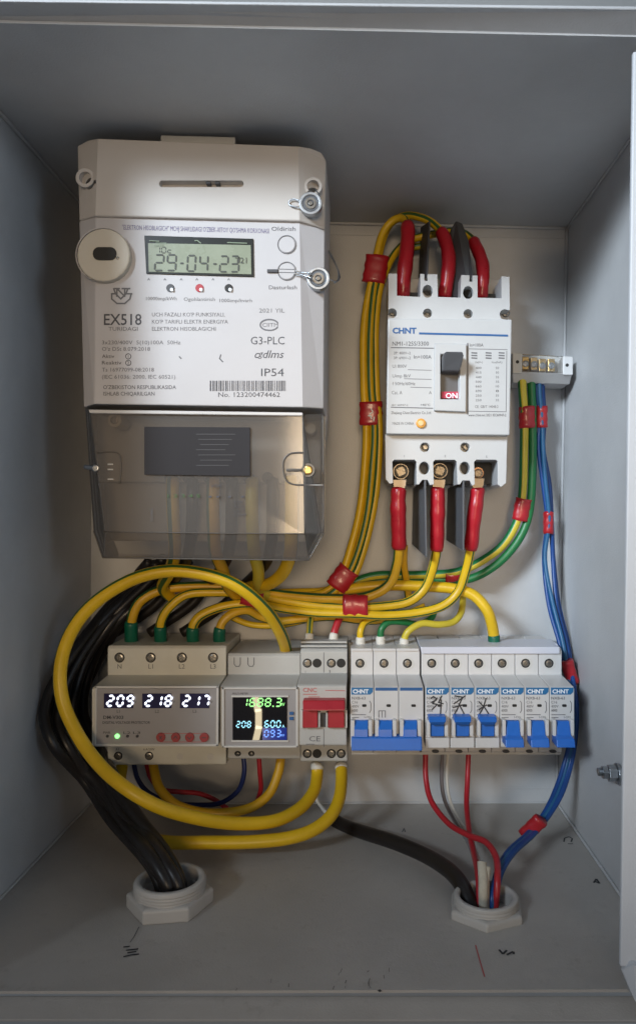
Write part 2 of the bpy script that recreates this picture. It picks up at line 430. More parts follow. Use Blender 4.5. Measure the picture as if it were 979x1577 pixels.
# ---- shared screw: head with a cross slot, unit radius, cut for real
def screw_mesh(slot='cross'):
    me = bpy.data.meshes.new('screw')
    V, F = [], []; n = 24
    prof = [(1.0, -0.5), (1.0, 0.18), (0.9, 0.34), (0.6, 0.42)]
    for r, h in prof:
        for i in range(n):
            a = 2*math.pi*i/n; V.append((r*math.cos(a), -h, r*math.sin(a)))
    for k in range(len(prof)-1):
        for i in range(n):
            F.append((k*n+i, k*n+(i+1) % n, (k+1)*n+(i+1) % n, (k+1)*n+i))
    F.append(tuple((len(prof)-1)*n+i for i in range(n))); F.append(tuple(reversed(range(n))))
    me.from_pydata(V, [], F)
    bm = bmesh.new(); bm.from_mesh(me); bmesh.ops.recalc_face_normals(bm, faces=bm.faces); bm.to_mesh(me); bm.free()
    a = bpy.data.objects.new('a', me); COL.objects.link(a)
    cs = []
    for (x, z) in ((.72, .15), (.15, .72)):
        v, f = boxg(-x, x, -z, z, 0.05, 1.0)
        cm = bpy.data.meshes.new('c'); cm.from_pydata(v, [], f)
        b2 = bmesh.new(); b2.from_mesh(cm); bmesh.ops.recalc_face_normals(b2, faces=b2.faces); b2.to_mesh(cm); b2.free()
        c = bpy.data.objects.new('c', cm); COL.objects.link(c); cs.append(c)
        m = a.modifiers.new('m', 'BOOLEAN'); m.object = c; m.solver = 'EXACT'
    bpy.context.view_layer.update()
    out = bpy.data.meshes.new_from_object(a.evaluated_get(bpy.context.evaluated_depsgraph_get()))
    for c in cs+[a]: bpy.data.objects.remove(c)
    return out
SCREW = {}
def screw(px, py, h, rpx, mt, parent, name='screw', ang=20, thick=1.0):
    if mt not in SCREW:
        me = screw_mesh(); me.materials.clear(); me.materials.append(M[mt]); SCREW[mt] = me
    r = rpx*(DIST-h-HO)/F_PX
    o = bpy.data.objects.new(name, SCREW[mt]); COL.objects.link(o); o.parent = parent
    o.location = (P(px, py, h)-ORG[parent.name])*0.001
    o.rotation_euler = (0, math.radians(ang), 0); o.scale = (r*.001, r*.001*thick, r*.001)
    ORG[o.name] = P(px, py, h)
    return o

# ------------------------------------------------------------------ the cabinet
TL, TR, BR, BL = P(143, 334, 0), P(874, 350, 0), P(858, 1237, 0), P(138, 1239, 0)
DEP = 250.0
cab = thing('metal_cabinet', (0, 0, BL.z), 'open grey powder-coated steel cabinet that holds all the wiring', 'cabinet')
def quadslab(name, a, b, c, d, off, mt, parent, bevel=0):
    """sheet through four points, thickened by the vector off"""
    v = [a, b, c, d]; v = v+[p+off for p in v]
    f = [(0,1,2,3), (7,6,5,4)]+[(i, (i+1) % 4, 4+(i+1) % 4, 4+i) for i in range(4)]
    return link(name, v, f, mt, parent, bevel=bevel)
D = Vector((0, -DEP, 0))
quadslab('back_panel', TL, TR, BR, BL, Vector((0, 1.5, 0)), M['cabinet'], cab)
quadslab('side_panel', TL, BL, BL+D, TL+D, Vector((-1.5, 0, 0)), M['cabinet'], cab)
quadslab('side_panel', TR, BR, BR+D, TR+D, Vector((1.5, 0, 0)), M['cabinet'], cab)
quadslab('top_panel', TL, TR, TR+D, TL+D, Vector((0, 0, 1.5)), M['cabinet'], cab)
floor = quadslab('bottom_panel', BL, BR, BR+D, BL+D, Vector((0, 0, -1.5)), M['cabinet_floor'], cab)
# folded seam beads in the corners, a pressed step along the back edge
def bead(a, b, r, mt='cabinet', name='weld_seam'):
    n = 24; c = [a.lerp(b, i/n) for i in range(n+1)]; fr = frames(c)
    rr = random.Random(int(a.x+b.z)); rs = [r*rr.uniform(.92, 1.06) for _ in c]
    v, f, fm = tubeg(c, fr, lambda i: rs[i], 8); link(name, v, f, M[mt], cab, smooth=True)
bead(TL+Vector((1, -1, -1)), TL+D+Vector((1, 0, -1)), 1.3); bead(TR+Vector((-1, -1, -1)), TR+D+Vector((-1, 0, -1)), 1.0)
bead(BR+Vector((-1, -1, 1)), BR+D+Vector((-1, 0, 1)), 1.1); bead(BL+Vector((1, -1, 1)), BL+D+Vector((1, 0, 1)), 1.0)
bead(TR+Vector((-1.2, -1.2, -1)), BR+Vector((-1.2, -1.2, 1)), 1.4)
bead(TL+Vector((0, -1, -1)), TR+Vector((0, -1, -1)), 1.3)
bead(BL+Vector((0, -.6, .6)), BR+Vector((0, -.6, .6)), 0.9)
prism('pressed_step', [(146, 352), (868, 364), (868, 367), (146, 355)], 0, 0.7, M['cabinet'], cab, bevel=.3)
prism('pressed_step', [(770, 1213), (852, 1213), (852, 1216), (770, 1216)], 0, 0.7, M['cabinet'], cab, bevel=.3)
# front rims
quadslab('front_rim', P(-170, 26, 249), P(1100, 60, 249), P(1100, 14, 262), P(-170, -1, 262), Vector((0, 1, 2)), M['cabinet'], cab, bevel=.5)
quadslab('front_rim', P(-170, 1534, 249), P(1100, 1534, 249), P(1100, 1573, 262), P(-170, 1571, 262), Vector((0, 1, -2)), M['cabinet_floor'], cab, bevel=.5)
prism('front_rim', [(-170, -2), (-60, -2), (-60, 1573), (-170, 1573)], 244, 248.5, M['cabinet'], cab, bevel=.6)
mat('flange', (0.66, 0.67, 0.69), .45, bump=.2, var=.04)
prism('door_flange', [(975, 78), (1095, 78), (1095, 1490), (955, 1490)], 254, 257, M['flange'], cab, bevel=.8)
ht = P(1095, 78, 256); hb = P(1095, 1490, 256)
dv = Vector((150, -370, 0))
quadslab('door_panel', ht, hb, hb+dv, ht+dv, Vector((1.5, 0.6, 0)), M['flange'], cab, bevel=.4)
shell('hinge_corner', [(957, 1495, 256), (975, 1488, 262), (1090, 1500, 262), (1090, 1560, 262), (979, 1545, 262)], [[0, 1, 2, 3, 4]], 254, M['flange'], cab, bevel=.5)
# pen marks and scratches on the floor of the cabinet
def floor_pt(px, py, lift=0.15):
    z = BL.z+lift
    for _ in range(3):
        d = -z*F_PX/(py-VY); xx = (px-VX)*d/F_PX; z = BL.z+(xx-BL.x)/(BR.x-BL.x)*(BR.z-BL.z)+lift+.1
    return Vector(((px-VX)*d/F_PX, -(DIST-d), z))
def floor_mark(lines, w, mt):
    G = []; k = 0
    for L in lines:
        for (x0, y0), (x1, y1) in zip(L, L[1:]):
            a, b = floor_pt(x0, y0, .15+k*.01), floor_pt(x1, y1, .15+k*.01); k += 1
            t = (b-a).normalized(); n = Vector((-t.y, t.x, 0))*w/2
            G.append(([a+n, b+n, b-n, a-n], [(0,1,2,3)]))
    multi('pen_mark', G, mt, cab)
floor_mark([[(190,1474),(203,1471),(214,1470)], [(194,1464),(204,1463),(213,1462)], [(190,1459),(200,1458)], [(196,1468),(210,1466)]], 1.2, M['pen_black'])
floor_mark([[(214,1428),(206,1444),(200,1452)]], .6, M['ink_soft'])
floor_mark([[(868,1297),(869,1291),(876,1289),(881,1292),(879,1297)], [(874,1300),(882,1300)]], 1.0, M['pen_black'])
floor_mark([[(914,1360),(918,1354),(923,1361),(916,1358)]], 1.3, M['pen_black'])
floor_mark([[(768,1463),(774,1470),(780,1464)], [(780,1471),(790,1466),(791,1470)]], 1.3, M['pen_black'])
floor_mark([[(732,1456),(738,1478),(746,1505)]], .7, M['red_print'])
floor_mark([[(619,1282),(622,1276),(624,1282)]], .8, M['ink_soft'])
floor_mark([[(583,1525),(586,1528)]], 1.6, M['pen_black'])
rr = random.Random(3)
for _ in range(14):
    x = rr.uniform(360, 600); y = 1531-abs(rr.gauss(0, 1))*18
    floor_mark([[(x, y), (x+rr.uniform(-3, 3), y-rr.uniform(2, 9))]], rr.uniform(.3, .6), M['smudge'])
# the wall behind, seen past the rims
wl = [Vector((-1500, 4, -1500)), Vector((1500, 4, -1500)), Vector((1500, 4, 1500)), Vector((-1500, 4, 1500))]
wo = quadslab('wall', *wl, Vector((0, 20, 0)), M['room_wall'], None); wo['kind'] = 'structure'
tag(wo, 'plain pale wall behind the cabinet, seen as thin strips past its rims', 'wall', kind='structure')

# ------------------------------------------------------------------ electricity meter
HO = 62.0        # the meter stands off the back panel
mt = thing('electricity_meter', P(310, 625, 5), 'large cream electricity meter with small display and smoky terminal cover', 'electricity meter')
MP, MC = M['meter_plate'], M['meter_case']
prism('back_case', [(165, 285), (490, 292), (503, 640), (480, 830), (185, 828), (160, 640)], 0, 42, MC, mt, bevel=1.2)
box('wall_standoff', -165, -50, -5, 190, 2, 63, M['grey_plastic'], mt)
prism('hanging_bracket', [(247, 207), (362, 210), (362, 226), (247, 224)], 76, 82, M['grey_plastic'], mt, bevel=.8)
uc = shell('upper_cover', [(151,212,90), (459,224,90), (461,340,90), (147,332,90), (119,224,80), (136,215,84), (122,339,80),
     (478,227,87), (495,234,82), (502,247,78), (500,353,79)],
     [[0,1,2,3], [5,0,3,6,4], [1,7,8,9,10,2]], 6, MC, mt, bevel=.9)
cut(uc, [prismg(rrect(242, 272, 373, 282, 4.5), 84, 95), prismg(circ(131, 273, 9), 60, 95), prismg(rectpx(131, 270, 143, 276), 70, 95), prismg(circ(482, 286, 9.5), 60, 95)])
b = uc.modifiers.new('bevel', 'BEVEL'); b.width = .0003; b.segments = 1; b.limit_method = 'ANGLE'
prism('card_slot', rrect(241, 271, 374, 283, 5), 82, 84.5, M['grey_plastic'], mt)
prism('slot_tab', [(249, 277), (366, 279), (366, 281.5), (249, 280)], 84, 87, MC, mt)
for x in (317, 331): prism('slot_tab', rectpx(x, 273, x+7, 282), 84, 88.6, M['dark_grey'], mt)
fc = shell('front_cover', [(147,333,87.5), (461,341,87.5), (466,627,87.5), (145,622,87.5), (122,340,79), (129,627,79), (500,354,79), (498,629,79)],
     [[0,1,2,3], [4,0,3,5], [1,6,7,2]], 6, MP, mt, bevel=.7)
for m_ in (uc,):
    pass
prism('screw_well', circ(131, 273, 8.8), 61, 74, M['dark_grey'], mt); prism('screw_well', circ(482, 286, 9.3), 61, 74, M['dark_grey'], mt)
screw(131, 273, 78, 6.2, 'bolt_dark', mt, ang=12); screw(482, 286, 76, 6.8, 'bolt_dark', mt, ang=40)
multi('screw_boss', [ringg(131, 273, 9.5, 14.5, 78, 88)], MC, mt)
multi('screw_boss', [ringg(482, 286, 9.5, 13.5, 78, 88)], MC, mt)
# optical port
op = disc('optical_port', 159, 392, 41, 80, 92.5, M['cream'], mt, bevel=1.0, smooth=False)
prism('port_window', rrect(143, 380, 179, 400, 9), 92.4, 93.2, M['dark'], op)
multi('port_rim', [ringg(159, 392, 41.2, 43, 80, 89)], MP, op)
screw(181, 397, 92.6, 2.4, 'steel', op)
# display
prism('display_frame', [(222, 362), (390, 367), (391, 426), (225, 421)], 86, 88.4, M['bezel'], mt, bevel=.3)
lcd = prism('display', [(228, 374), (386, 377), (387, 422), (229, 418)], 86, 88.9, M['lcd'], mt)
seg7('29', 238, 392, 89.2, 13, 24, M['lcd_ink'], mt, th=2.6, adv=19, slant=.05)
seg7('-', 276, 393, 89.2, 8, 24, M['lcd_ink'], mt, th=2.6, slant=0)
seg7('04', 288, 393, 89.2, 12, 24, M['lcd_ink'], mt, th=2.6, adv=19, slant=.05)
seg7('-', 327, 394, 89.2, 8, 24, M['lcd_ink'], mt, th=2.6, slant=0)
seg7('23', 338, 394, 89.2, 12, 24, M['lcd_ink'], mt, th=2.6, adv=17, slant=.05)
seg7('10c', 240, 380, 89.1, 6, 9, M['lcd_ink'], mt, th=1.5, adv=9, slant=0)
text('T21', 362, 405, 89.2, 9, M['lcd_ink'], mt)
strokes('display_marks', [[(230,370),(245,371)], [(300,370),(304,370),(309,374)], [(350,373),(380,374)], [(240,374),(256,374)]], 89.1, 1.5, M['lcd_ghost'], mt)
text('DATE', 238, 380, 89.15, 4, M['lcd_ghost'], mt)
# LEDs under the display
for x, c, l in ((262, 'dark_grey', 'clear'), (307, 'handle_red', 'red'), (352, 'dark', 'dark')):
    o = disc('indicator_led', x, 443, 6.3, 85, 88.2, M[c], mt, bevel=.3)
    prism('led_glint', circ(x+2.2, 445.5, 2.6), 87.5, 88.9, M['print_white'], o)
for i, x in enumerate((229, 254, 279, 303, 328, 352)):
    strokes('tick', [[(x-1.5, 431), (x, 428.5), (x+1.5, 431)]], 87.62, 1.1, M['ink_soft'], mt)
h = 87.65
text("''ELEKTRON HISOBLAGICH'' MCHJ SHAKLIDAGI O'ZBEK-XITOY QO'SHMA KORXONASI", 188, 353, h, 7.4, M['ink_violet'], mt, wpx=226, ang=1.5)
text('Oldirish', 418, 355, h, 6.5, M['ink'], mt, wpx=37)
text('Dasturlash', 414, 445, h, 6, M['ink'], mt, wpx=43)
text('10000imp/kWh', 225, 462, h, 5.5, M['ink_soft'], mt, wpx=47)
text('Ogohlantirish', 283, 463, h, 5.5, M['ink_soft'], mt, wpx=48)
text('1000imp/kvarh', 338, 465, h, 5.5, M['ink_soft'], mt, wpx=50)
for cy in (376, 417):
    bt = multi('button', [ringg(441.5, cy, 13.2, 14.6, 87, 88.0)], M['ink_soft'], mt)
    disc('button_cap', 441.5, cy, 12.6, 87, 88.0, MP, bt, bevel=.3)
    if cy == 417: strokes('button_slot', [[(430, 414), (453, 414.5)], [(430, 419), (453, 419.5)]], 88.1, 1.3, M['ink_soft'], bt)
prism('seal_bar', rectpx(411, 414, 428, 419), 87, 89, M['dark_grey'], mt, bevel=.3)
strokes('maker_emblem', [[(175,444),(178,452),(186,460),(194,452),(197,444)], [(172,452),(172,460),(180,467),(192,467),(200,460),(202,452)], [(180,444),(180,456)], [(180,444),(192,456)], [(192,444),(192,456)], [(172,452),(178,452)], [(195,452),(203,452)], [(176,444),(184,444)], [(188,444),(200,444)]], h, 2.4, M['ink_soft'], mt)
text('EX518', 160, 500, h, 17, M['ink'], mt, wpx=58, bold=.01)
text('TURIDAGI', 167, 509, h, 6, M['ink_soft'], mt, wpx=45)
text('UCH FAZALI KO\'P FUNKSIYALI,', 234, 487, h, 6, M['ink_soft'], mt, wpx=112)
text('KO\'P TARIFLI ELEKTR ENERGIYA', 234, 498, h, 6, M['ink_soft'], mt, wpx=117)
text('ELEKTRON HISOBLAGICHI', 234, 509, h, 6, M['ink_soft'], mt, wpx=98)
text('3x230/400V  5(10)100A  50Hz', 157, 530, h, 6, M['ink_soft'], mt, wpx=121)
text("O'z DSt 8.079:2018", 157, 540, h, 6, M['ink_soft'], mt, wpx=74)
text('Aktiv', 157, 551, h, 5.6, M['ink'], mt, wpx=19)
text('Reaktiv', 157, 561, h, 5.6, M['ink'], mt, wpx=30)
for y, s in ((548.5, '1'), (558.5, '2')):
    multi('class_mark', [ringg(197.5, y, 3.6, 4.6, 87.5, 87.7, 16)], M['ink'], mt)
    text(s, 197.5, y+2.6, h, 5, M['ink'], mt, align='CENTER')
text("Ts 16977099-08:2018", 157, 572, h, 6, M['ink_soft'], mt, wpx=80)
text("(IEC 61036: 2000, IEC 60521)", 157, 583, h, 6, M['ink_soft'], mt, wpx=113)
text("O'ZBEKISTON RESPUBLIKASIDA", 159, 599, h, 6, M['ink'], mt, wpx=112)
text("ISHLAB CHIQARILGAN", 159, 609, h, 6, M['ink'], mt, wpx=79)
text('2021 YIL', 399, 481, h, 6.3, M['ink_soft'], mt, wpx=39)
text('G3-PLC', 386, 530, h, 12, M['ink'], mt, wpx=52)
text('c dlms', 392, 551, h, 12, M['ink'], mt, wpx=45, skew=.3)
text('g', 397, 549, h, 10, M['ink'], mt, skew=.3)
text('IP54', 402, 579, h, 12, M['ink'], mt, wpx=35)
text('No. 123200474462', 336, 611, h, 7.2, M['ink'], mt, wpx=95)
strokes('approval_mark', [circ(414.5, 500, 14, 8.5, n=18, a0=25, a1=335), ], h, 2.2, M['ink_soft'], mt)
text('CIITM', 404, 503, h, 6, M['ink_soft'], mt, wpx=24)
strokes('print_mark', [[(340,546),(338,552),(343,557)]], h, 1.6, M['ink'], mt)
strokes('print_mark', [[(276,549),(279,552)]], h, 2, M['ink_soft'], mt)
rr = random.Random(11); x = 323.0; G = []
while x < 440:
    w = rr.choice((1, 1, 1.6, 2.2)); G.append(([P(x, 586, h), P(x+w, 586, h), P(x+w, 602, h), P(x, 602, h)], [(0,1,2,3)])); x += w+rr.choice((1, 1.2, 1.9))
multi('barcode', G, M['ink'], mt)
# inside of the terminal compartment
tb = shell('terminal_block', [(140,632,55), (494,642,55), (494,744,60), (150,742,60)], [[0,1,2,3]], 42, M['meter_inner'], mt, bevel=1)
prism('inner_plate', [(152, 700), (474, 703), (474, 835), (160, 833)], 42, 48, M['meter_inner'], mt, bevel=.8)
for x in (262, 290, 322, 352, 383, 412, 446):
    o = disc('terminal_opening', x, 736, 9, 60, 62, M['dark_grey'], tb); 
disc('corner_screw', 176, 647, 11, 60, 80, M['cream'], mt, bevel=.6); screw(176, 647, 80, 6, 'steel', mt)
disc('corner_screw', 478, 659, 9, 60, 74, M['cream'], mt, bevel=.6)
# smoky clear terminal cover
tc = shell('terminal_cover', [(138,630,85), (466,638,86), (469,822,86), (160,819,86), (131,628,76), (144,818,74), (497,637,77), (498,822,74), (475,863,76), (158,859,76)],
   [[0,1,2,3], [4,0,3,5], [1,6,7,2], [3,2,8,9], [5,3,9], [2,7,8]], 44, M['clear_cover'], mt, close=False)
sol = tc.modifiers.new('wall', 'SOLIDIFY'); sol.thickness = .0012; sol.offset = -1
b = tc.modifiers.new('bevel', 'BEVEL'); b.width = .0012; b.segments = 2; b.limit_method = 'ANGLE'
def rail(name, pts, r, m_, parent):
    c, _ = spline([P(*p) for p in pts], 5); v, f, fm = tubeg(c, frames(c), r, 8); return link(name, v, f, m_, parent, smooth=True)
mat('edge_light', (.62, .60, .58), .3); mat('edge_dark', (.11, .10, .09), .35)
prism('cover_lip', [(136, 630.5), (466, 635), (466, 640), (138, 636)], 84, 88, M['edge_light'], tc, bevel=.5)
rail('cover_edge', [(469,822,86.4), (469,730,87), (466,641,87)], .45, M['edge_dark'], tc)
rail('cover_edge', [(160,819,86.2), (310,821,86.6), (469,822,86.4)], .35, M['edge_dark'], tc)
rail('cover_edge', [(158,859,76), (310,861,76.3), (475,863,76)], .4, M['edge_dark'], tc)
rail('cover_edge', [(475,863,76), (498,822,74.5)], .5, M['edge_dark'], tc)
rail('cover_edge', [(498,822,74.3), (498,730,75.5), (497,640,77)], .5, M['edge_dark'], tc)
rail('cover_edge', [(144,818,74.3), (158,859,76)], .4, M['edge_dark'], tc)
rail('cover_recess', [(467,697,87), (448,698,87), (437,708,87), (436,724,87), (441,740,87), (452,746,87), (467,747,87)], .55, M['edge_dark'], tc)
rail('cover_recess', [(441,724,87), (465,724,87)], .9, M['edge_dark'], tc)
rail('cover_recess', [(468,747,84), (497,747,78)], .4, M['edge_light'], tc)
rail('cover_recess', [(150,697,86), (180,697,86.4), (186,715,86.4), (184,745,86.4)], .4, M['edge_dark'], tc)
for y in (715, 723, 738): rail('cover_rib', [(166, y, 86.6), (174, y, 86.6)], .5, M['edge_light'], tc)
screw(474, 724, 86, 7.5, 'brass', tc, ang=30); multi('screw_boss', [ringg(474, 724, 7.8, 10.5, 78, 86.5)], M['edge_dark'], tc)
screw(147, 721, 86, 5.5, 'zinc', tc, ang=10); rail('screw_shank', [(131, 719, 80), (147, 721, 82)], 1.6, M['zinc'], tc)
h2 = 86.7
for i, (x, y) in enumerate(((322,757),(334,757),(352,757),(372,757))): strokes('print_mark', [[(x, 765), (x+3, 765)]], h2, 3, M['ink'], tc)
text('VOM', 325, 751, h2, 5, M['ink'], tc)
for i, s in enumerate(('TOK', 'AUX', 'OUT', 'COMM')): text(s, 360, 776+i*6.5, h2, 4.6, M['ink'], tc, wpx=15+i*1.5)
text('1 2 3 4 5', 258, 766, h2, 5, M['stripe'], tc, wpx=50)
text('RS-485', 236, 803, h2, 5, M['ink_soft'], tc, vert=True)
lb_ = prism('dark_label', [(222, 657), (385, 658), (385, 733), (222, 731)], 86.2, 87.1, M['label_dark'], tc, bevel=.2)
G = []
for i in range(7): G.append(prismg(rectpx(302+3*(i % 3), 668+i*8, 362-5*(i % 4), 669+i*8), 87, 87.3))
multi('label_lines', G, M['dark_grey'], lb_)
# wire seals hanging on the meter
def seal(cx, cy, r, h0, label, wires):
    s = thing('wire_seal', P(cx, cy, h0), label, 'seal', 'round wire seals on the meter')
    multi('seal_ring', [ringg(cx, cy, r*.74, r, h0, h0+5)], M['zinc'], s, bevel=.3)
    disc('seal_body', cx, cy, r*.74, h0, h0+4.4, M['seal_clear'], s, bevel=.5)
    multi('seal_core', [ringg(cx, cy, r*.3, r*.5, h0+2, h0+5)], M['steel'], s)
    disc('seal_pin', cx, cy, r*.2, h0+2, h0+5.5, M['steel'], s, bevel=.3)
    for w in wires: rail('seal_wire', w, .45, M['zinc'], s)
    return s
seal(478, 312, 17.5, 89, 'round clear seal with wire loop at the upper right of the meter',
     [[(481,290,86), (471,298,92), (464,308,93), (452,306,92), (445,309,91.5), (446,315,91.5), (456,318,92), (466,316,92)], [(484,290,86), (491,300,90), (489,311,93)]])
seal(490, 428, 17.5, 84, 'round clear seal beside the lower button at the meter edge',
     [[(455,417,90), (465,419,90), (478,420,92)], [(452,421,90), (464,423,90), (480,428,92)], [(506,386,60), (514,400,62), (521,420,64), (518,433,70), (504,428,84)], [(506,388,60), (518,410,62), (523,428,64), (514,436,72)]])

HO = 0.0
# ------------------------------------------------------------------ moulded case circuit breaker
mb = thing('circuit_breaker', P(690, 585, 4), 'large white three-pole circuit breaker with grey lever switched on', 'circuit breaker')
WP = M['mccb_white']
prism('base', [(599,428), (783,430), (783,560), (780,744), (596,742), (596,560)], 4, 40, M['mccb_white'], mb, bevel=.8)
top = prism('upper_terminal_housing', [(598,421),(611,421),(611,455),(647,457),(647,421.5),(673,422),(674,457),(709,458),(710,423),(735,424),(735,458),(772,459),(772,425),(784,426),(785,492),(783,497),(598,496),(598,485)], 28, 75, WP, mb, bevel=0)
cut(top, [prismg(circ(659, 445, 8, 10), 60, 80), prismg(circ(722, 447, 8, 10), 60, 80),
          prismg(circ(604, 479, 7.5), 60, 80), prismg(circ(659, 479, 7.2), 62, 80), prismg(circ(722, 480, 7.2), 62, 80), prismg(circ(779, 481, 8), 60, 80),
          prismg(rectpx(590, 473, 604, 486), 60, 80), prismg(rectpx(779, 474, 790, 489), 60, 80), prismg(rectpx(654, 415, 659, 429), 60, 80), prismg(rectpx(724, 415, 729, 430), 60, 80)])
b = top.modifiers.new('bevel', 'BEVEL'); b.width = .0006; b.segments = 2; b.limit_method = 'ANGLE'
for x, y in ((604, 480), (659, 480), (722, 481), (779, 482)): screw(x, y, 61.5, 5.8, 'steel', mb, ang=30+x)
for x, y in ((659, 445), (722, 447)): prism('hole_bottom', circ(x, y, 8, 10), 55, 60.5, M['dark_grey'], mb)
prism('terminal_recess', [(611,450),(647,450),(647,462),(611,462)], 28, 50, M['dark'], mb)
prism('terminal_recess', [(674,451),(709,451),(709,462),(674,462)], 28, 50, M['dark'], mb)
prism('terminal_recess', [(735,452),(772,452),(772,462),(735,462)], 28, 50, M['dark'], mb)
nose = prism('front_cover', [(597,490),(788,491.5),(784.5,670),(594.5,668)], 60, 82, WP, mb)
cut(nose, [prismg(rectpx(680, 544, 708, 613), 70, 90)])
b = nose.modifiers.new('bevel', 'BEVEL'); b.width = .0009; b.segments = 2; b.limit_method = 'ANGLE'
low = prism('lower_terminal_housing', [(593,668),(781,670),(779,744),(771,750),(766,746),(766,710),(763,708),(733,708),(730,711),(731,746),(727,748),(723,740),(712,740),(708,746),(704,746),(703,711),(700,708),(670,708),(667,711),(668,746),(662,747),(658,739),(650,739),(645,746),(641,746),(641,711),(638,708),(607,708),(604,711),(605,744),(600,745),(594,738)], 26, 74, WP, mb)
cut(low, [prismg(circ(655, 687.5, 7.3), 60, 80), prismg(circ(717.5, 687.5, 7.3), 60, 80), prismg(circ(654, 720, 8.2, 10), 58, 80), prismg(circ(717, 720, 8.2, 10), 58, 80)])
b = low.modifiers.new('bevel', 'BEVEL'); b.width = .0006; b.segments = 2; b.limit_method = 'ANGLE'
for x in (655, 717.5): screw(x, 688, 61, 6, 'steel', mb, ang=x)
for x in (654, 717): prism('hole_bottom', circ(x, 720, 8.2, 10), 50, 58.5, M['dark_grey'], mb)
for x in (604, 667, 730): prism('terminal_recess', rectpx(x, 706, x+37, 745), 26, 48, M['dark'], mb)
for x, y, a in ((617, 726, 20), (677, 725, 65)):
    o = disc('clamp_washer', x, y, 12.5, 55, 60.5, M['tin'], mb, bevel=.3); screw(x, y, 61, 10.5, 'bolt_dark', mb, ang=a, name='terminal_bolt')
o = disc('clamp_washer', 736, 728, 9, 52, 57, M['copper'], mb, bevel=.3); screw(736, 729, 57.5, 7, 'tin', mb, ang=40, name='terminal_bolt')
# face of the breaker
h = 82.15
prism('blue_line', [(645,511.5),(782,515),(782,518),(645,514.5)], 81.5, 82.3, M['ink_blue'], mb)
text('CHNT', 604, 513, h+.1, 8.5, M['ink_blue'], mb, wpx=37, bold=.04)
fr_ = prism('toggle_frame', [(669,528),(718,529),(717,634),(668,632)], 80, 85.5, WP, mb)
cut(fr_, [prismg(rectpx(679, 543, 709, 613), 70, 90)])
b = fr_.modifiers.new('bevel', 'BEVEL'); b.width = .0006; b.segments = 2; b.limit_method = 'ANGLE'
prism('toggle_recess', rectpx(678, 541, 710, 615), 70, 78, M['toggle_grey'], mb)
prism('on_flag', rectpx(679.5, 603, 708.5, 613), 78, 80.5, M['flag_red'], mb)
text('ON', 686, 613, 80.7, 8, M['print_white'], mb, wpx=18, bold=.02)
shell('toggle_lever', [(682,545,96), (686,541,99), (712,541,99), (714,547,99), (708,571,92), (681,571,90)], [[0,1,2,3,4,5]], 76, M['toggle_grey'], mb, bevel=1.2)
prism('dark_edge', rectpx(719, 528, 720.8, 638), 81.5, 82.4, M['ink_soft'], mb)
ld = [[(602,535),(668,536)], [(602,627),(666,628.5)]]
strokes('rule', ld, h, 1.4, M['ink_soft'], mb)
strokes('rule', [[(628,569),(664,570)], [(622,583),(664,584)], [(632,596),(664,597)]], h, .8, M['ink_soft'], mb)
text('NM1-125S/3300', 604, 532, h, 6.5, M['ink'], mb, wpx=56)
text('2P: 400V~2', 606, 545.5, h, 4.2, M['ink_soft'], mb, wpx=26); text('3P: 690V~2', 606, 553, h, 4.2, M['ink_soft'], mb, wpx=26)
text('In=100A', 637, 552, h, 5.5, M['ink'], mb, wpx=27)
text('Ui 800V', 604, 566, h, 5, M['ink_soft'], mb, wpx=22)
text('Uimp 8kV', 604, 581, h, 5, M['ink_soft'], mb, wpx=28)
text('f 50Hz/60Hz', 604, 593, h, 5, M['ink_soft'], mb, wpx=35)
text('Cat. A', 603, 607, h, 5.5, M['ink_soft'], mb, wpx=16); text('A', 660, 607, h, 5, M['ink_soft'], mb)
text('IEC 60947-2', 603, 625, h, 2.8, M['ink_soft'], mb, wpx=25); text('+40°C', 647, 625, h, 3.4, M['ink'], mb, wpx=15)
text('Zhejiang Chint Electrics Co.,Ltd.', 602, 637.5, h, 4.2, M['ink'], mb, wpx=62)
text('MADE IN CHINA', 604, 654, h, 4.2, M['ink_soft'], mb, wpx=33)
tbn = disc('test_button', 648, 651.5, 7.5, 81, 84, M['orange'], mb, bevel=.6); disc('button_cap', 648, 651.5, 4.4, 83, 84.8, M['orange_light'], tbn, bevel=.4)
text('In=100A', 723, 533.5, h, 5, M['ink'], mb, wpx=21)
strokes('rule', [[(722,537),(781,538)], [(720,633),(779,634)], [(780,540),(779,634)]], h, .9, M['ink_soft'], mb)
for r in range(8):
    y = 566+r*7.1
    text(('400', '415', '440', '500', '660', '690', '250', '250')[r], 732, y+2, h, 3.4, M['ink_soft'], mb, wpx=9)
    text(('50', '50', '35', '35', '10', '8', '35', '35')[r], 763, y+2, h, 3.4, M['ink_soft'], mb, wpx=5)
text('Ue(V~)', 731, 559, h, 3.2, M['ink_soft'], mb, wpx=12); text('Icu(kA)', 757, 559, h, 3.2, M['ink_soft'], mb, wpx=16)
for x in (730, 752, 772): strokes('symbol', [[(x-4, 543), (x+4, 543.5)], [(x-4, 547), (x+4, 547.5)], [(x-4, 551), (x+4, 551.5)]], h, 2, M['ink_soft'], mb)
text('CE  GB/T 14048.2', 731, 628, h, 4, M['ink_soft'], mb, wpx=36)
text('www.chint.net 2021 IEC60947-2', 721, 641, h, 4, M['ink'], mb, wpx=58)
text('1', 622, 704, 74.2, 3.5, M['ink_soft'], mb); text('3', 684, 704, 74.2, 3.5, M['ink_soft'], mb); text('5', 748, 705, 74.2, 3.5, M['ink_soft'], mb)
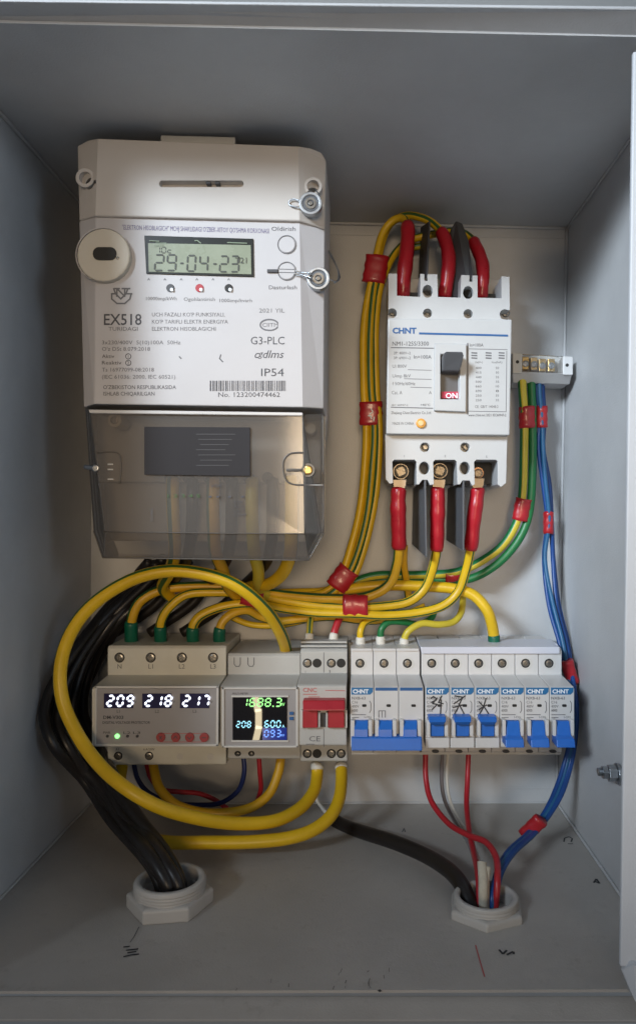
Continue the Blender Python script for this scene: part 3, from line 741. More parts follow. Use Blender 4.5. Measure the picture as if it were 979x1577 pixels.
# phase barriers: thin plates slotted between the terminals
def barrier(name, pf, mtl, label):
    """pf: front-edge top/bottom and back-edge bottom/top (px,py,h); 1.2 mm thick"""
    a = [P(*p) for p in pf]; o = Vector((1.4, 0, 0)); v = a+[p+o for p in a]
    f = [(0,1,2,3), (7,6,5,4)]+[(i, (i+1) % 4, 4+(i+1) % 4, 4+i) for i in range(4)]
    return tag(link(name, v, f, mtl, bevel=.3), label, 'phase barrier', 'thin dark barrier plates between the breaker terminals')
barrier('phase_barrier', [(653,738,73), (655,858,70), (634,838,6), (636,752,6)], M['barrier_grey'], 'dark grey plate below the large breaker between its left and middle cables')
barrier('phase_barrier', [(712,740,73), (712,848,70), (687,832,6), (689,752,6)], M['barrier_grey'], 'dark grey plate below the large breaker between its middle and right cables')
barrier('phase_barrier', [(656,429,73), (660,340,50), (647,350,10), (644,428,10)], M['barrier'], 'narrow dark plate rising above the large breaker between left and middle red sleeves')
o = shell('phase_barrier', [(694,352,48), (702,339,50), (712,343,52), (722,372,58), (728,426,70), (724,458,70), (696,458,52), (690,400,46)], [[0,1,2,3,4,5,6,7]], 30, M['barrier'], bevel=1.0)
tag(o, 'wide black bent plate above the large breaker beside the right red sleeve', 'phase barrier', 'thin dark barrier plates between the breaker terminals')

# ------------------------------------------------------------------ small terminal block on the right
tb2 = thing('terminal_block', P(835, 565, 4), 'small grey terminal block under clear cover right of the large breaker', 'terminal block')
v = [(789,544,40), (804,544,40), (804,578,40), (789,580,40)]
shell('block_body', [(789,572,40), (881,575,40), (877,591,30), (790,589,30)], [[0,1,2,3]], 6, M['white_plastic'], tb2, bevel=.6)
e1 = prism('block_end', [(789,543),(804,543),(804,575),(789,575)], 6, 40, M['grey_plastic'], tb2, bevel=.6)
e2 = prism('block_end', [(867,548),(882,549),(882,577),(867,577)], 6, 40, M['white_plastic'], tb2, bevel=.6)
disc('fixing_hole', 796.5, 557, 2.6, 39, 40.2, M['dark'], e1); disc('fixing_hole', 873, 562, 2.6, 39, 40.2, M['dark'], e2)
prism('block_floor', rectpx(804, 548, 867, 574), 6, 24, M['grey_plastic'], tb2)
for x, y in ((809, 559), (822, 560), (835, 562), (849, 562)):
    prism('brass_bar', rectpx(x-5.5, y-10, x+5.5, y+10), 22, 30, M['brass'], tb2, bevel=.6); screw(x, y+1, 30, 5, 'zinc', tb2, ang=x*3, name='terminal_screw')
prism('block_cover', [(804,545),(867,548),(867,573),(804,572)], 35, 38, M['clear_small'], tb2, bevel=.5)

# ------------------------------------------------------------------ row of rail devices
rail_o = box('mounting_rail', X(150, 10), X(884, 10), -139, -104, 2, 9, M['zinc'], bevel=.8)
tag(rail_o, 'steel mounting rail behind the row of devices', 'rail')
def housing(name, x0, x1, zt, zs, zn, zb, hs, hn, mt_, parent, hb=10, hs2=None, bevel=.7, lead=1.5):
    """stepped profile pushed through the width: shoulders at hs, nose at hn"""
    hs2 = hs2 or hs
    pr = [(hb, zt), (hs-2, zt), (hs, zt-2), (hs, zs+lead), (hn-2, zs-0.5), (hn, zs-1.5), (hn, zn+1), (hn-1, zn), (hs2, zn-.5), (hs2, zb+1), (hs2-1, zb), (hb, zb)]
    n = len(pr); v = [(x, -h_, z) for x in (x0, x1) for h_, z in pr]
    f = [tuple(range(n)), tuple(reversed(range(n, 2*n)))]+[(i, (i+1) % n, n+(i+1) % n, n+i) for i in range(n)]
    return link(name, v, f, mt_, parent, bevel=bevel)
HS, HN = 72.0, 105.0
# --- voltage relay with three white readings
vr = thing('voltage_relay', (-146, -10, -186), 'wide grey rail device showing 209 218 217 in white figures', 'voltage relay')
vx0, vx1 = -190.0, -100.9
vh = housing('housing', vx0, vx1, -96.6, -120, -162.2, -186.3, HS, HN, M['beige_plastic'], vr)
prism('face_panel', [(149,1061),(333,1061),(332,1146),(147,1146)], 104, 105.3, M['panel_grey'], vr)
for pts in ([(145.5,1057),(336,1057),(336,1060.5),(145.5,1060.5)], [(145,1146.5),(336,1146.5),(336,1150),(145,1150)], [(145.5,1057),(149,1057),(147.5,1150),(145,1150)], [(333,1057),(336.5,1057),(336,1150),(332.5,1150)]):
    prism('face_border', pts, 104, 106, M['frame_light'], vr, bevel=.3)
for k, (x, s) in enumerate(((160, '209'), (219, '218'), (277, '217'))):
    w_ = prism('display_window', rectpx(x, 1068.5, x+45, 1091), 105, 105.9, M['window_violet'], vr)
    seg7(s, x+4.5, 1072, 106.2, 8.5, 15.5, M['digit_white'], vr, th=3.1, adv=15, slant=.16)
    text('V', x+47, 1083, 105.5, 4, M['ink'], vr); text(('L1', 'L2', 'L3')[k], x+20, 1098, 105.5, 4.5, M['ink'], vr)
text('DM-V303', 159, 1107.5, 105.5, 5, M['ink'], vr, wpx=31, bold=.02)
text('DIGITAL VOLTAGE PROTECTOR', 158, 1115, 105.5, 4, M['ink'], vr, wpx=73, bold=.01)
for x, s in ((165, 'PWR'), (180, 'L1'), (196, 'L2'), (211, 'L3')):
    if x != 180: text(s, x-6, 1130.5, 105.5, 3.6, M['ink'], vr, wpx=11)
    disc('indicator_led', x, 1134.5, 3.6 if x == 180 else 2.2, 104.5, 106.2, M['led_green'] if x == 180 else M['dark_grey'], vr, bevel=.3)
strokes('print_line', [[(247,1130),(314,1130)], [(247,1143),(314,1143)]], 105.5, .8, M['red_print'], vr)
for i, x in enumerate((247, 270, 291.5, 314)):
    o = disc('push_button', x, 1136.5, 7, 104, 107, M['button_red'], vr, bevel=.5)
    sy = ([[(x-2, 1134), (x+2, 1139)], [(x+2, 1134), (x-2, 1139)]], [[(x-3, 1138), (x, 1134), (x+3, 1138)]], [[(x-3, 1135), (x, 1139), (x+3, 1135)]], [[(x-3, 1136.5), (x+3, 1136.5)]])[i]
    strokes('button_symbol', sy, 107.1, 1.2, M['ink'], o)
for x, s in ((184, 'N'), (232, 'L1'), (280, 'L2'), (328, 'L3')):
    prism('screw_hole', circ(x, 1013, 7.8), HS-1, HS+.15, M['dark'], vr); screw(x, 1013, HS+.2, 6.6, 'steel', vr, ang=x*2, name='terminal_screw')
    text(s, x, 1030, HS+.2, 7, M['ink_soft'], vr, align='CENTER')
for x in (182, 229.5): prism('screw_hole', circ(x, 1164.5, 6.5), HS-1, HS+.15, M['dark'], vr); screw(x, 1164.5, HS+.2, 5.3, 'steel', vr, ang=x, name='terminal_screw')
for x in (277, 324): prism('blank_cap', circ(x, 1165.5, 5), HS-1, HS+.4, M['frame_light'], vr)
text('A1', 178, 1156, HS+.2, 3.5, M['ink'], vr); text('6 A/250V', 221, 1156, HS+.2, 3.5, M['ink'], vr, wpx=17)
# --- power meter with colour display
pm = thing('power_meter', (-72, -10, -182), 'grey rail power meter with a black screen of coloured figures', 'power meter')
housing('housing', -99.7, -45.2, -102.4, -119.6, -162.6, -181.8, HS, 103, M['grey_plastic'], pm)
prism('face_panel', [(343,1061),(457,1061),(457,1150),(343,1150)], 102, 103.3, M['panel_grey'], pm, bevel=.3)
for pts in ([(341.5,1059),(459,1059),(459,1062),(341.5,1062)], [(341.5,1149),(459,1149),(459,1152),(341.5,1152)], [(341.5,1059),(345,1059),(345,1152),(341.5,1152)], [(455.5,1059),(459,1059),(459,1152),(455.5,1152)]):
    prism('face_border', pts, 102, 104.6, M['frame_light'], pm, bevel=.3)
for pts in ([(356,1071.5),(444,1071.5),(444,1074),(356,1074)], [(356,1140.5),(444,1140.5),(444,1143),(356,1143)]): prism('screen_border', pts, 103, 104.2, M['frame_light'], pm)
scr = prism('screen', rectpx(358, 1074, 442, 1140.5), 103, 103.9, M['screen_black'], pm)
prism('blue_field', rectpx(404, 1121, 441.5, 1140), 103.8, 104.0, M['screen_blue'], scr)
seg7('1688.3', 372, 1076, 104.3, 7.5, 12, M['digit_green'], scr, th=2, adv=12, slant=.14, up=.15); text('W', 431, 1087.5, 104.2, 5, M['digit_green'], scr)
seg7('208', 364, 1111.5, 104.3, 5, 9, M['digit_cyan'], scr, th=1.7, adv=8.2, slant=.08, up=.15)
seg7('600', 407.5, 1110.5, 104.3, 5.6, 10, M['digit_cyan'], scr, th=1.9, adv=9, slant=.08, up=.15); text('A', 434, 1121, 104.2, 4.5, M['digit_cyan'], scr)
seg7('093', 407, 1125, 104.3, 5.6, 10, M['digit_blue'], scr, th=1.7, adv=9.4, slant=.08, up=.15); text('PF', 433, 1135, 104.2, 4, M['digit_blue'], scr)
for y in (1097, 1105): prism('side_key', rectpx(445.5, y, 452, y+4.5), 103, 104.4, M['ink_blue'], pm, bevel=.2)
text('MULTI-METER', 358, 1070, 103.5, 3.2, M['ink'], pm, wpx=24)
for x in (366, 387):
    prism('terminal_hole', circ(x, 1161, 5, 4.2), HS-1, HS+.2, M['dark'], pm); screw(x, 1162, HS+.1, 2.6, 'steel', pm, name='terminal_screw')
for x in (365, 386): strokes('knock_out', [[(x-4.5, 1013), (x-4.5, 1023), (x-2, 1026.5), (x+3, 1026.5), (x+5, 1023), (x+5, 1013)]], HS+.2, 1.2, M['ink_soft'], pm)
# --- two-pole breaker with red handle
rc = thing('two_pole_breaker', (-27, -10, -184), 'grey two-pole breaker with one wide red handle', 'circuit breaker')
housing('housing', -45.0, -9.9, -99, -118.5, -162.4, -183.8, HS, 103, M['grey_plastic'], rc)
prism('seam', rectpx(498, 1005, 499, 1046), HS-1, HS+.15, M['ink_soft'], rc); prism('seam', rectpx(498, 1123, 499, 1151), 102.5, 103.12, M['ink_soft'], rc)
for y in (988, 994, 1000): prism('top_ridge', [(463,y),(534,y),(534,y+3),(463,y+3)], HS-22, HS-9+(y-988)*.5, M['grey_plastic'], rc, bevel=.3)
for x in (473, 488, 510, 525):
    prism('screw_hole', circ(x, 1021.5, 7), HS-1, HS+.15, M['dark'], rc); prism('screw_hole', circ(x, 1161, 7), HS-1, HS+.15, M['dark'], rc)
for x in (473, 510): screw(x, 1021.5, HS+.1, 5.5, 'steel', rc, ang=x, name='terminal_screw'); screw(x, 1161, HS+.1, 5.5, 'steel', rc, ang=x+20, name='terminal_screw')
screw(525, 1161, HS+.1, 5.5, 'steel', rc, ang=5, name='terminal_screw')
text('1', 470, 1037, HS+.2, 4, M['ink_soft'], rc); text('3', 506, 1037, HS+.2, 5, M['ink'], rc)
text('CNC', 466.5, 1066, 103.25, 6.5, M['red_print'], rc, wpx=21, bold=.01)
strokes('print_line', [[(467,1069.5),(488,1069.5)], [(501,1063.5),(531,1064)], [(475,1073.5),(492,1073.5)]], 103.25, 1, M['red_print'], rc)
rh = shell('red_handle', [(466,1079,111), (531,1079,111), (531,1095,115), (466,1095,115)], [[0,1,2,3]], 102, M['handle_red'], rc, bevel=.8)
prism('handle_arm', rectpx(466, 1095, 489, 1121.5), 102, 108, M['handle_red'], rh, bevel=.6)
prism('handle_arm', rectpx(505, 1095, 530, 1121.5), 102, 108, M['handle_red'], rh, bevel=.6)
for x in (490, 501.5): prism('handle_guard', rectpx(x, 1097, x+3, 1121), 102, 107, M['grey_plastic'], rc, bevel=.3)
prism('handle_slot', rectpx(493, 1098, 501.5, 1120), 102, 103.4, M['dark_grey'], rc)
for x in (463, 531.5): prism('handle_guard', rectpx(x, 1094, x+3, 1122), 102, 106, M['frame_light'], rc, bevel=.3)
text('CE', 476, 1142, 103.25, 8, M['ink_soft'], rc, wpx=17)
strokes('print_line', [[(471,1146.5),(484,1146.5)]], 103.25, 1, M['ink_soft'], rc)
# --- three-pole breaker
def breaker_face(root, x0px, x1px, s_brand, s_text, dot=True, ybase=0, narrow=False):
    """brand band on the nose; pixel extent at the nose plane"""
    hb_ = HN+.25
    if s_brand:
        prism('brand_band', [(x0px+2, 1059.5), (x1px-1.5, 1059.5), (x1px-2, 1066), (x1px-6, 1070), (x0px+2, 1070)], HN-.5, hb_, M['brand_blue'], root)
        text('CHNT', x0px+4, 1068, hb_+.1, 6, M['print_white'], root, wpx=(x1px-x0px)*.66, bold=.035)
    else: prism('brand_band', rectpx(x0px+2, 1059.5, x1px-2, 1064), HN-.5, hb_, M['ink_blue'], root)
    if dot: prism('status_window', rrect(x0px+(x1px-x0px)*.50, 1085, x0px+(x1px-x0px)*.68, 1089, 1.4), HN-.5, HN+.3, M['dark'], root)
    if s_text:
        for i, (s, w_, c) in enumerate(((s_text, 21, 'ink'), ('C16', 9, 'ink_soft'), ('400V', 11, 'ink_soft'), ('6000', 9, 'ink'))):
            text(s, x0px+2.5, 1077.5+i*6.3, HN+.2, 4.2, M[c], root, wpx=w_)
        strokes('print_line', [[(x0px+3, 1101), (x0px+24, 1101)], [(x0px+3, 1105.5), (x0px+13, 1105.5)]], HN+.2, 1.1, M['ink_soft'], root)
        text('I-ON', x0px+22, 1106.5, HN+.2, 3.6, M['ink_soft'], root, wpx=10)
        strokes('symbol', [[(x1px-7, 1080), (x1px-5, 1083), (x1px-5, 1094), (x1px-7, 1098)]], HN+.2, 1, M['ink_soft'], root)
tp = thing('three_pole_breaker', (18.6, -10, -177), 'white three-pole breaker with one wide blue bar handle', 'circuit breaker')
PX3 = [539, 575.8, 613.8, 652.3]
for k in range(3):
    a, c = X(PX3[k], HN), X(PX3[k+1], HN)
    housing('pole_housing', a+.15, c-.15, -98.5, -119.6, -163.2, -177, HS, HN, M['white_plastic'], tp, bevel=.5)
    sx = (554, 591, 627)[k]
    prism('screw_hole', circ(sx+1.5, 1022.5, 9.5), HS-1, HS+.1, M['frame_light'], tp)
    prism('screw_hole', circ(sx, 1021.8, 7), HS-.5, HS+.25, M['dark'], tp); screw(sx, 1021.8, HS+.2, 5.2, 'steel', tp, ang=sx*3, name='terminal_screw')
    x0, x1 = PX3[k], PX3[k+1]; m_ = (x0+x1)/2-1
    breaker_face(tp, x0, x1, k == 0, 'NXB-63' if k == 0 else None)
    for xx in (m_-16.5, m_+10.5): prism('handle_guard', rrect(xx, 1110, xx+6, 1135.5, 1.5), HN-1, HN+6, M['white_plastic'], tp, bevel=.4)
    prism('handle_slot', rectpx(m_-10.5, 1109, m_+10.5, 1136), HN-1, HN+.3, M['dark_grey'], tp)
    prism('top_lip', [(PX3[k]+1 if k == 0 else (0, 574, 610)[k], 999), ((573, 609.5, 644.5)[k], 999), ((573, 609.5, 644.5)[k], 1003), (PX3[k]+1 if k == 0 else (0, 574, 610)[k], 1003)], HS-14, HS+1.5, M['white_plastic'], tp, bevel=.3)
hd = shell('blue_handle', [(541,1136,114), (649.5,1136,114), (650,1157,117), (541,1157,117)], [[0,1,2,3]], HN-1, M['toggle_blue'], tp, bevel=.8)
for k in range(3):
    m_ = (PX3[k]+PX3[k+1])/2-1
    shell('handle_arm', [(m_-11,1110.5,HN+3), (m_+10,1110.5,HN+3), (m_+10,1124,HN+7), (m_+10,1138,HN+8), (m_-11,1138,HN+8), (m_-11,1124,HN+7)], [[0,1,2,5], [5,2,3,4]], HN-1, M['toggle_blue'], hd, bevel=.4)
strokes('symbol', [[(583,1095),(583,1105)], [(588,1095),(588,1105)], [(593,1095),(593,1105)], [(583,1095),(593,1095)]], HN+.2, 1.1, M['ink_soft'], tp)
# --- six single-pole breakers, first of each kind built, the rest copied
NX = [654.3+38.35*k for k in range(7)]
def single(up, label):
    x0, x1 = NX[0], NX[1]; a, c = X(x0, HN), X(x1, HN)
    r = thing('single_pole_breaker', ((a+c)/2, -10, -177), label, 'circuit breaker', 'slim white breakers with blue toggles at the right of the row')
    housing('housing', a+.15, c-.15, -98.5, -119.6, -163.2, -177, HS, HN, M['white_plastic'], r, bevel=.5)
    k_ = (DIST-HS)/(DIST-HN)
    sx = VX+((x0+x1)/2-VX)/k_-2
    prism('screw_recess', circ(sx+1.5, 1022.5, 9.5), HS-1, HS+.1, M['frame_light'], r)
    prism('screw_hole', circ(sx, 1021.8, 7), HS-.5, HS+.25, M['dark'], r); screw(sx, 1021.8, HS+.2, 5.2, 'steel', r, ang=40, name='terminal_screw')
    breaker_face(r, x0, x1, True, 'NXB-63')
    m_ = (x0+x1)/2
    for xx in (m_-16.5, m_+11): prism('handle_guard', rrect(xx, 1109.5, xx+5.5, 1134.5, 2), HN-1, HN+6.5, M['white_plastic'], r, bevel=.5)
    prism('handle_slot', rectpx(m_-11, 1109, m_+11, 1135), HN-1, HN+.3, M['dark_grey'], r)
    if up:
        t = shell('toggle', [(m_-13,1104,HN+8), (m_+13,1104,HN+8), (m_+13,1112,HN+12), (m_+10,1117,HN+9), (m_-10,1117,HN+9), (m_-13,1112,HN+12)], [[0,1,2,5], [5,2,3,4]], HN, M['toggle_blue'], r, bevel=.6)
        prism('toggle_arm', rectpx(m_-10.5, 1116, m_+10, 1134.5), HN-1, HN+4.5, M['toggle_blue'], t, bevel=.4)
        prism('lower_shelf', rectpx(x0+.6, 1137, x1-.8, 1152.5), HN-2, HN+2.2, M['white_plastic'], r, bevel=.5)
    else:
        t = shell('toggle', [(m_-10,1111,HN+3), (m_+10,1111,HN+3), (m_+11,1133,HN+8), (m_+15,1139,HN+12), (m_+15.5,1152,HN+14), (m_-13,1152,HN+14), (m_-13,1139,HN+12), (m_-10,1133,HN+8)], [[0,1,2,7], [7,2,3,6], [6,3,4,5]], HN-1, M['toggle_blue'], r, bevel=.5)
    prism('clip_notch', circ(m_-3, 1158, 5.5, 2.2, n=12), HS, HS+2, M['dark_grey'], r)
    return r
ordn = ['first slim breaker after the three-pole one, scrawled black mark, blue toggle up',
        'second slim breaker in the row, star-like black scrawl, blue toggle up',
        'third slim breaker in the row, small black cross scrawl, blue toggle up',
        'fourth slim breaker in the row, unmarked, first with its blue toggle down',
        'fifth slim breaker in the row, unmarked, middle one of three with toggle down',
        'last slim breaker at the right end of the row, blue toggle down beside blue cables']
u0 = single(True, ordn[0]); step = X(NX[1], HN)-X(NX[0], HN)
ups = [u0]+[copy_tree(u0, None, Vector((step*k, 0, 0))) for k in (1, 2)]
d0 = single(False, ordn[3])
def shift(o, v): o.location = o.location+v*0.001
shift(d0, Vector((step*3, 0, 0)))
def fix_org(o, v):
    ORG[o.name] = ORG[o.name]+v
    for c_ in o.children: fix_org(c_, v)
fix_org(d0, Vector((step*3, 0, 0)))
dns = [d0]+[copy_tree(d0, None, Vector((step*k, 0, 0))) for k in (1, 2)]
for o, l in zip(ups+dns, ordn): o['label'] = l
scr1 = [[(663,1076),(667,1073),(672,1076),(666,1084),(673,1085),(665,1093)], [(680,1072),(675,1082),(682,1084)], [(679,1078),(678,1101)], [(664,1082),(672,1078)]]
scr2 = [[(700,1072),(712,1074),(704,1092),(699,1101)], [(699,1084),(716,1072)], [(706,1084),(714,1099)], [(697,1090),(712,1086)]]
scr3 = [[(748,1076),(744,1090),(738,1100)], [(737,1081),(746,1090),(753,1101)], [(737,1093),(749,1086)]]
for o, s_, in zip(ups, (scr1, scr2, scr3)): strokes('pen_scrawl', s_, HN+.35, 2.0, M['pen_black'], o)
# comb cover over the terminals
cc = thing('busbar_cover', (98, -60, -98), 'pale lilac plastic strip over the tops of the slim breakers', 'cover strip')
prism('strip', [(647,996.5),(862,996.5),(862,1007.5),(649,1007.5)], 40, HS+2.5, M['lilac_plastic'], cc, bevel=.8)
prism('strip_edge', [(647,991.5),(858,991.5),(860,996),(647,996)], 36, HS-14, M['lilac_plastic'], cc, bevel=.5)
# thin lower skirt of the row
sk = box('rail_trim', X(541, HS-4), X(862, HS-4), -178.9, -177.05, 12, HS-1.5, M['frame_light'], bevel=.4)
tag(sk, 'narrow pale strip under the bottom edge of the white breakers', 'trim')

# ------------------------------------------------------------------ cable glands in the floor
def gland(cx, y_ring, y_base, r_px, label, rot):
    fz = BL.z
    dc = -fz*F_PX/(y_base-VY)+24; top_z = -(y_ring-VY)*dc/F_PX
    c = Vector(((cx-VX)*dc/F_PX, -(DIST-dc), fz)); H = top_z-fz; r = r_px*dc/F_PX
    g = thing('cable_gland', c, label, 'cable gland', 'grey plastic cable glands in the cabinet floor')
    def lathe(name, prof, mtl, n=40, hexa=False, par=None):
        V, F = [], []
        for rr_, z_ in prof:
            for i in range(n):
                a = 2*math.pi*i/n; V.append((c.x+rr_*math.cos(a), c.y+rr_*math.sin(a), c.z+z_))
        m_ = len(prof)
        for k in range(m_):
            for i in range(n):
                j = (i+1) % n; k2 = (k+1) % m_
                F.append((k*n+i, k*n+j, k2*n+j, k2*n+i))
        return link(name, V, F, mtl, par or g, smooth=False, bevel=0)
    nut_h = H*.55; ro = r*1.22
    V, F = [], []; n = 6
    for rr_, z_ in ((ro, 0.2), (ro, nut_h-1.2), (ro*.93, nut_h), (r*.86, nut_h), (r*.86, .2)):
        for i in range(n):
            a = 2*math.pi*i/n+math.radians(rot); V.append((c.x+rr_*math.cos(a), c.y+rr_*math.sin(a), c.z+z_))
    for k in range(5):
        for i in range(n): F.append((k*n+i, k*n+(i+1) % n, ((k+1) % 5)*n+(i+1) % n, ((k+1) % 5)*n+i))
    link('hex_nut', V, F, M['gland'], g, bevel=1.0)
    prof = [(r*.99, nut_h-2)]
    z = nut_h-1
    while z < H-2: prof += [(r*.99, z), (r*1.02, z+.6), (r*.98, z+1.2)]; z += 1.9
    prof += [(r*.99, H-.8), (r*.95, H), (r*.84, H), (r*.80, H-1), (r*.80, -25), (r*.9, -25)]
    o = lathe('threaded_collar', prof, M['gland']); o.data.polygons.foreach_set('use_smooth', [True]*len(o.data.polygons))
    b_ = [(c.x+r*.8*math.cos(2*math.pi*i/30), c.y+r*.8*math.sin(2*math.pi*i/30), c.z-8) for i in range(30)]
    link('gland_inside', b_, [tuple(range(30))], M['dark'], g)
    return c
GL = gland(262, 1352, 1426, 54, 'grey hexagonal cable gland at left of the floor, black cables entering', 8)
GR = gland(748, 1378, 1440, 50, 'grey hexagonal cable gland at right of the floor, red and blue wires entering', 22)

# ------------------------------------------------------------------ bolt through the right wall
bt = thing('bolt', P(952, 1190, 150), 'zinc bolt with nut and washer through the right wall', 'bolt')
def xaxis(name, cx, cy, h_, x_from, x_to, r, mtl, n=20, rot=0, r2=None):
    c0 = P(cx, cy, h_); V, F = [], []; r2 = r2 or r
    for xx, r_ in ((x_from, r), (x_to, r2)):
        for i in range(n):
            a = 2*math.pi*i/n+rot; V.append((xx, c0.y+r_*math.cos(a), c0.z+r_*math.sin(a)))
    F = [tuple(range(n)), tuple(reversed(range(n, 2*n)))]+[(i, (i+1) % n, n+(i+1) % n, n+i) for i in range(n)]
    return link(name, V, F, mtl, bt, bevel=.3)
xw = X(858, 0)
xaxis('washer', 948, 1192, 150, xw-1.6, xw+.5, 6.8, M['zinc'], 28)
xaxis('nut', 944, 1191, 150, xw-7, xw-1.7, 5.3, M['zinc'], 6, .3)
xaxis('nut', 940, 1190, 150, xw-10.5, xw-7.2, 4.4, M['zinc'], 6, .8)
for k in range(4): xaxis('thread', 930, 1189, 150, xw-11.3-k*.7, xw-10.8-k*.7, 2.8, M['zinc'], 18, r2=2.4)
xaxis('shank', 930, 1189, 150, xw-13.5, xw-1, 2.3, M['zinc'], 18)

# ------------------------------------------------------------------ cables
CY, CL, CA, CG, ST = M['cable_yellow'], M['cable_lime'], M['cable_amber'], M['cable_green'], M['stripe']
SH, FE, SG = M['shrink_red'], M['ferrule'], M['sleeve_green']
gA = 'yellow-green cables looping over the large breaker'
cable('power_cable', [(620,458,52), (622,425,54), (626,385,52), (628,352,46), (622,337,38), (606,338,34), (590,358,32), (580,392,32), (572,430,32), (563,480,32), (559,530,32), (560,600,32), (564,660,32), (561,720,32), (553,790,34), (538,850,36), (522,892,38), (500,912,38), (470,917,36), (430,920,32)],
      3.1, [CY, ST], 'yellow-green cable from the left red sleeve above the breaker, left in its bundle', group=gA, stripes=(10,), sw=15, sleeves=((0, 3.3, 1.8, SH, 'heat_shrink_sleeve'),))
cable('power_cable', [(684,458,52), (689,425,54), (690,392,52), (682,362,46), (668,345,40), (650,335,36), (625,332,30), (600,345,28), (588,372,28), (581,410,31), (573,460,33), (569,520,34), (570,600,34), (575,660,34), (572,720,34), (565,790,36), (550,850,38), (532,890,40), (508,915,42), (470,930,40), (430,930,36)],
      3.1, [CY, ST], 'yellow-green cable from the middle red sleeve above the breaker, middle of its bundle', group=gA, stripes=(-20, 160), sw=15, sleeves=((0, 3.4, 1.7, SH, 'heat_shrink_sleeve'),))
cable('power_cable', [(741,459,52), (743,430,54), (742,405,50), (734,382,44), (722,364,36), (700,356,28), (660,362,22), (630,370,22), (612,385,24), (597,410,28), (584,445,32), (579,490,33), (578,540,33), (579,600,33), (584,660,34), (582,720,34), (575,780,36), (562,840,38), (545,885,40), (520,905,36), (480,912,30), (440,915,28)],
      3.1, [CY, ST], 'yellow-green cable from the right red sleeve above the breaker, right in its bundle', group=gA, stripes=(0, 130), sw=16, sleeves=((0, 3.6, 1.6, SH, 'heat_shrink_sleeve'),))
cable('power_cable', [(650,378,14), (620,384,14), (598,402,17), (582,440,20), (570,500,22), (566,600,22), (569,700,22), (558,790,24), (540,860,26), (515,905,26), (490,915,24)], 3.0, [CL, ST],
      'thin lime cable mostly hidden behind the three-cable bundle left of the breaker', group=gA, stripes=(0,), sw=20)
# cables leaving the bottom of the large breaker
gB = 'cables with red sleeves under the large breaker'
def lug(px, py, h_, label_parent):
    v, f = prismg([(px-11, py-8), (px+11, py-8), (px+10, py+3), (px+6, py+11), (px-6, py+11), (px-10, py+3)], h_-2, h_); return link('cable_lug', v, f, M['tin'], label_parent, bevel=.5)
c1 = cable('power_cable', [(614,752,60), (613,775,60), (613,805,59), (614,845,56), (611,870,52), (600,898,50), (578,914,50), (547,922,50), (500,922,50), (450,918,48), (400,912,46), (355,905,44), (300,903,46), (250,908,50), (217,925,54), (204,950,54), (202,975,52), (202,992,50)],
      3.9, [CA, ST], 'cable from left pole under the breaker to the N terminal of the left device', group=gB, stripes=(75,), sw=20,
      sleeves=((0, 3.0, 1.48, SH, 'heat_shrink_sleeve'), (15.2, 17, 1.3, SG, 'green_sleeve')))
lug(615, 746, 61, c1)
c2 = cable('power_cable', [(674,752,60), (674,775,60), (673,805,59), (672,848,56), (665,880,52), (652,908,50), (628,927,50), (590,934,50), (547,936,52), (490,933,50), (430,924,48), (390,915,46), (340,912,48), (290,915,52), (262,934,54), (249,955,54), (247,976,52), (247,992,50)],
      3.7, [CY, ST], 'cable from middle pole under the breaker to the L1 terminal of the left device', group=gB, stripes=(60, -70), sw=18,
      sleeves=((0, 3.0, 1.48, SH, 'heat_shrink_sleeve'), (15.4, 17, 1.3, SG, 'green_sleeve')))
lug(675, 746, 61, c2)
c3 = cable('power_cable', [(735,752,60), (733,775,60), (729,805,59), (724,847,56), (717,880,52), (705,912,50), (680,934,50), (640,944,50), (590,948,52), (547,946,54), (490,944,52), (440,938,50), (390,930,48), (345,934,50), (312,946,52), (299,960,53), (297,976,52), (297,992,50)],
      3.7, [CY, ST], 'cable from right pole under the breaker to the L2 terminal of the left device', group=gB, stripes=(80, -30), sw=18,
      sleeves=((0, 3.0, 1.48, SH, 'heat_shrink_sleeve'), (15.4, 17, 1.3, SG, 'green_sleeve')))
lug(735, 744, 58, c3)
cable('power_cable', [(338,992,50), (338,975,52), (343,958,52), (358,945,50), (380,940,46), (400,950,40), (430,957,38), (465,953,38), (510,950,34), (570,956,28), (620,948,24), (655,935,24)], 3.5, [CA, ST],
      'short cable from the L3 terminal of the left device passing low behind the bundle', group='cables into the left device', stripes=(100,), sw=22, sleeves=((0, 1.5, 1.35, SG, 'green_sleeve'),))
cable('power_cable', [(350,948,40), (385,962,36), (430,963,34), (470,955,32)], 2.6, [CY, ST], 'thin yellow cable sagging below the red-taped bundle over the power meter', stripes=(70,), sw=20)
# upper crossing cable to the slim breakers
cable('power_cable', [(430,915,30), (480,914,34), (515,912,36), (555,905,38), (600,902,38), (650,903,40), (695,906,44), (727,916,48), (748,938,52), (757,960,52), (760,978,50), (760,996,50)],
      4.3, [CY, ST], 'thick yellow cable crossing to the green sleeve above the slim breakers', stripes=(100,), sw=15, sleeves=((9.9, 11, 1.1, SG, 'green_sleeve'),))
cable('power_cable', [(622,840,40), (622,870,36), (626,900,30), (630,930,26)], 3.0, [CA, ST], 'short yellow cable dropping behind the left red sleeve under the breaker', stripes=(60,), sw=20)
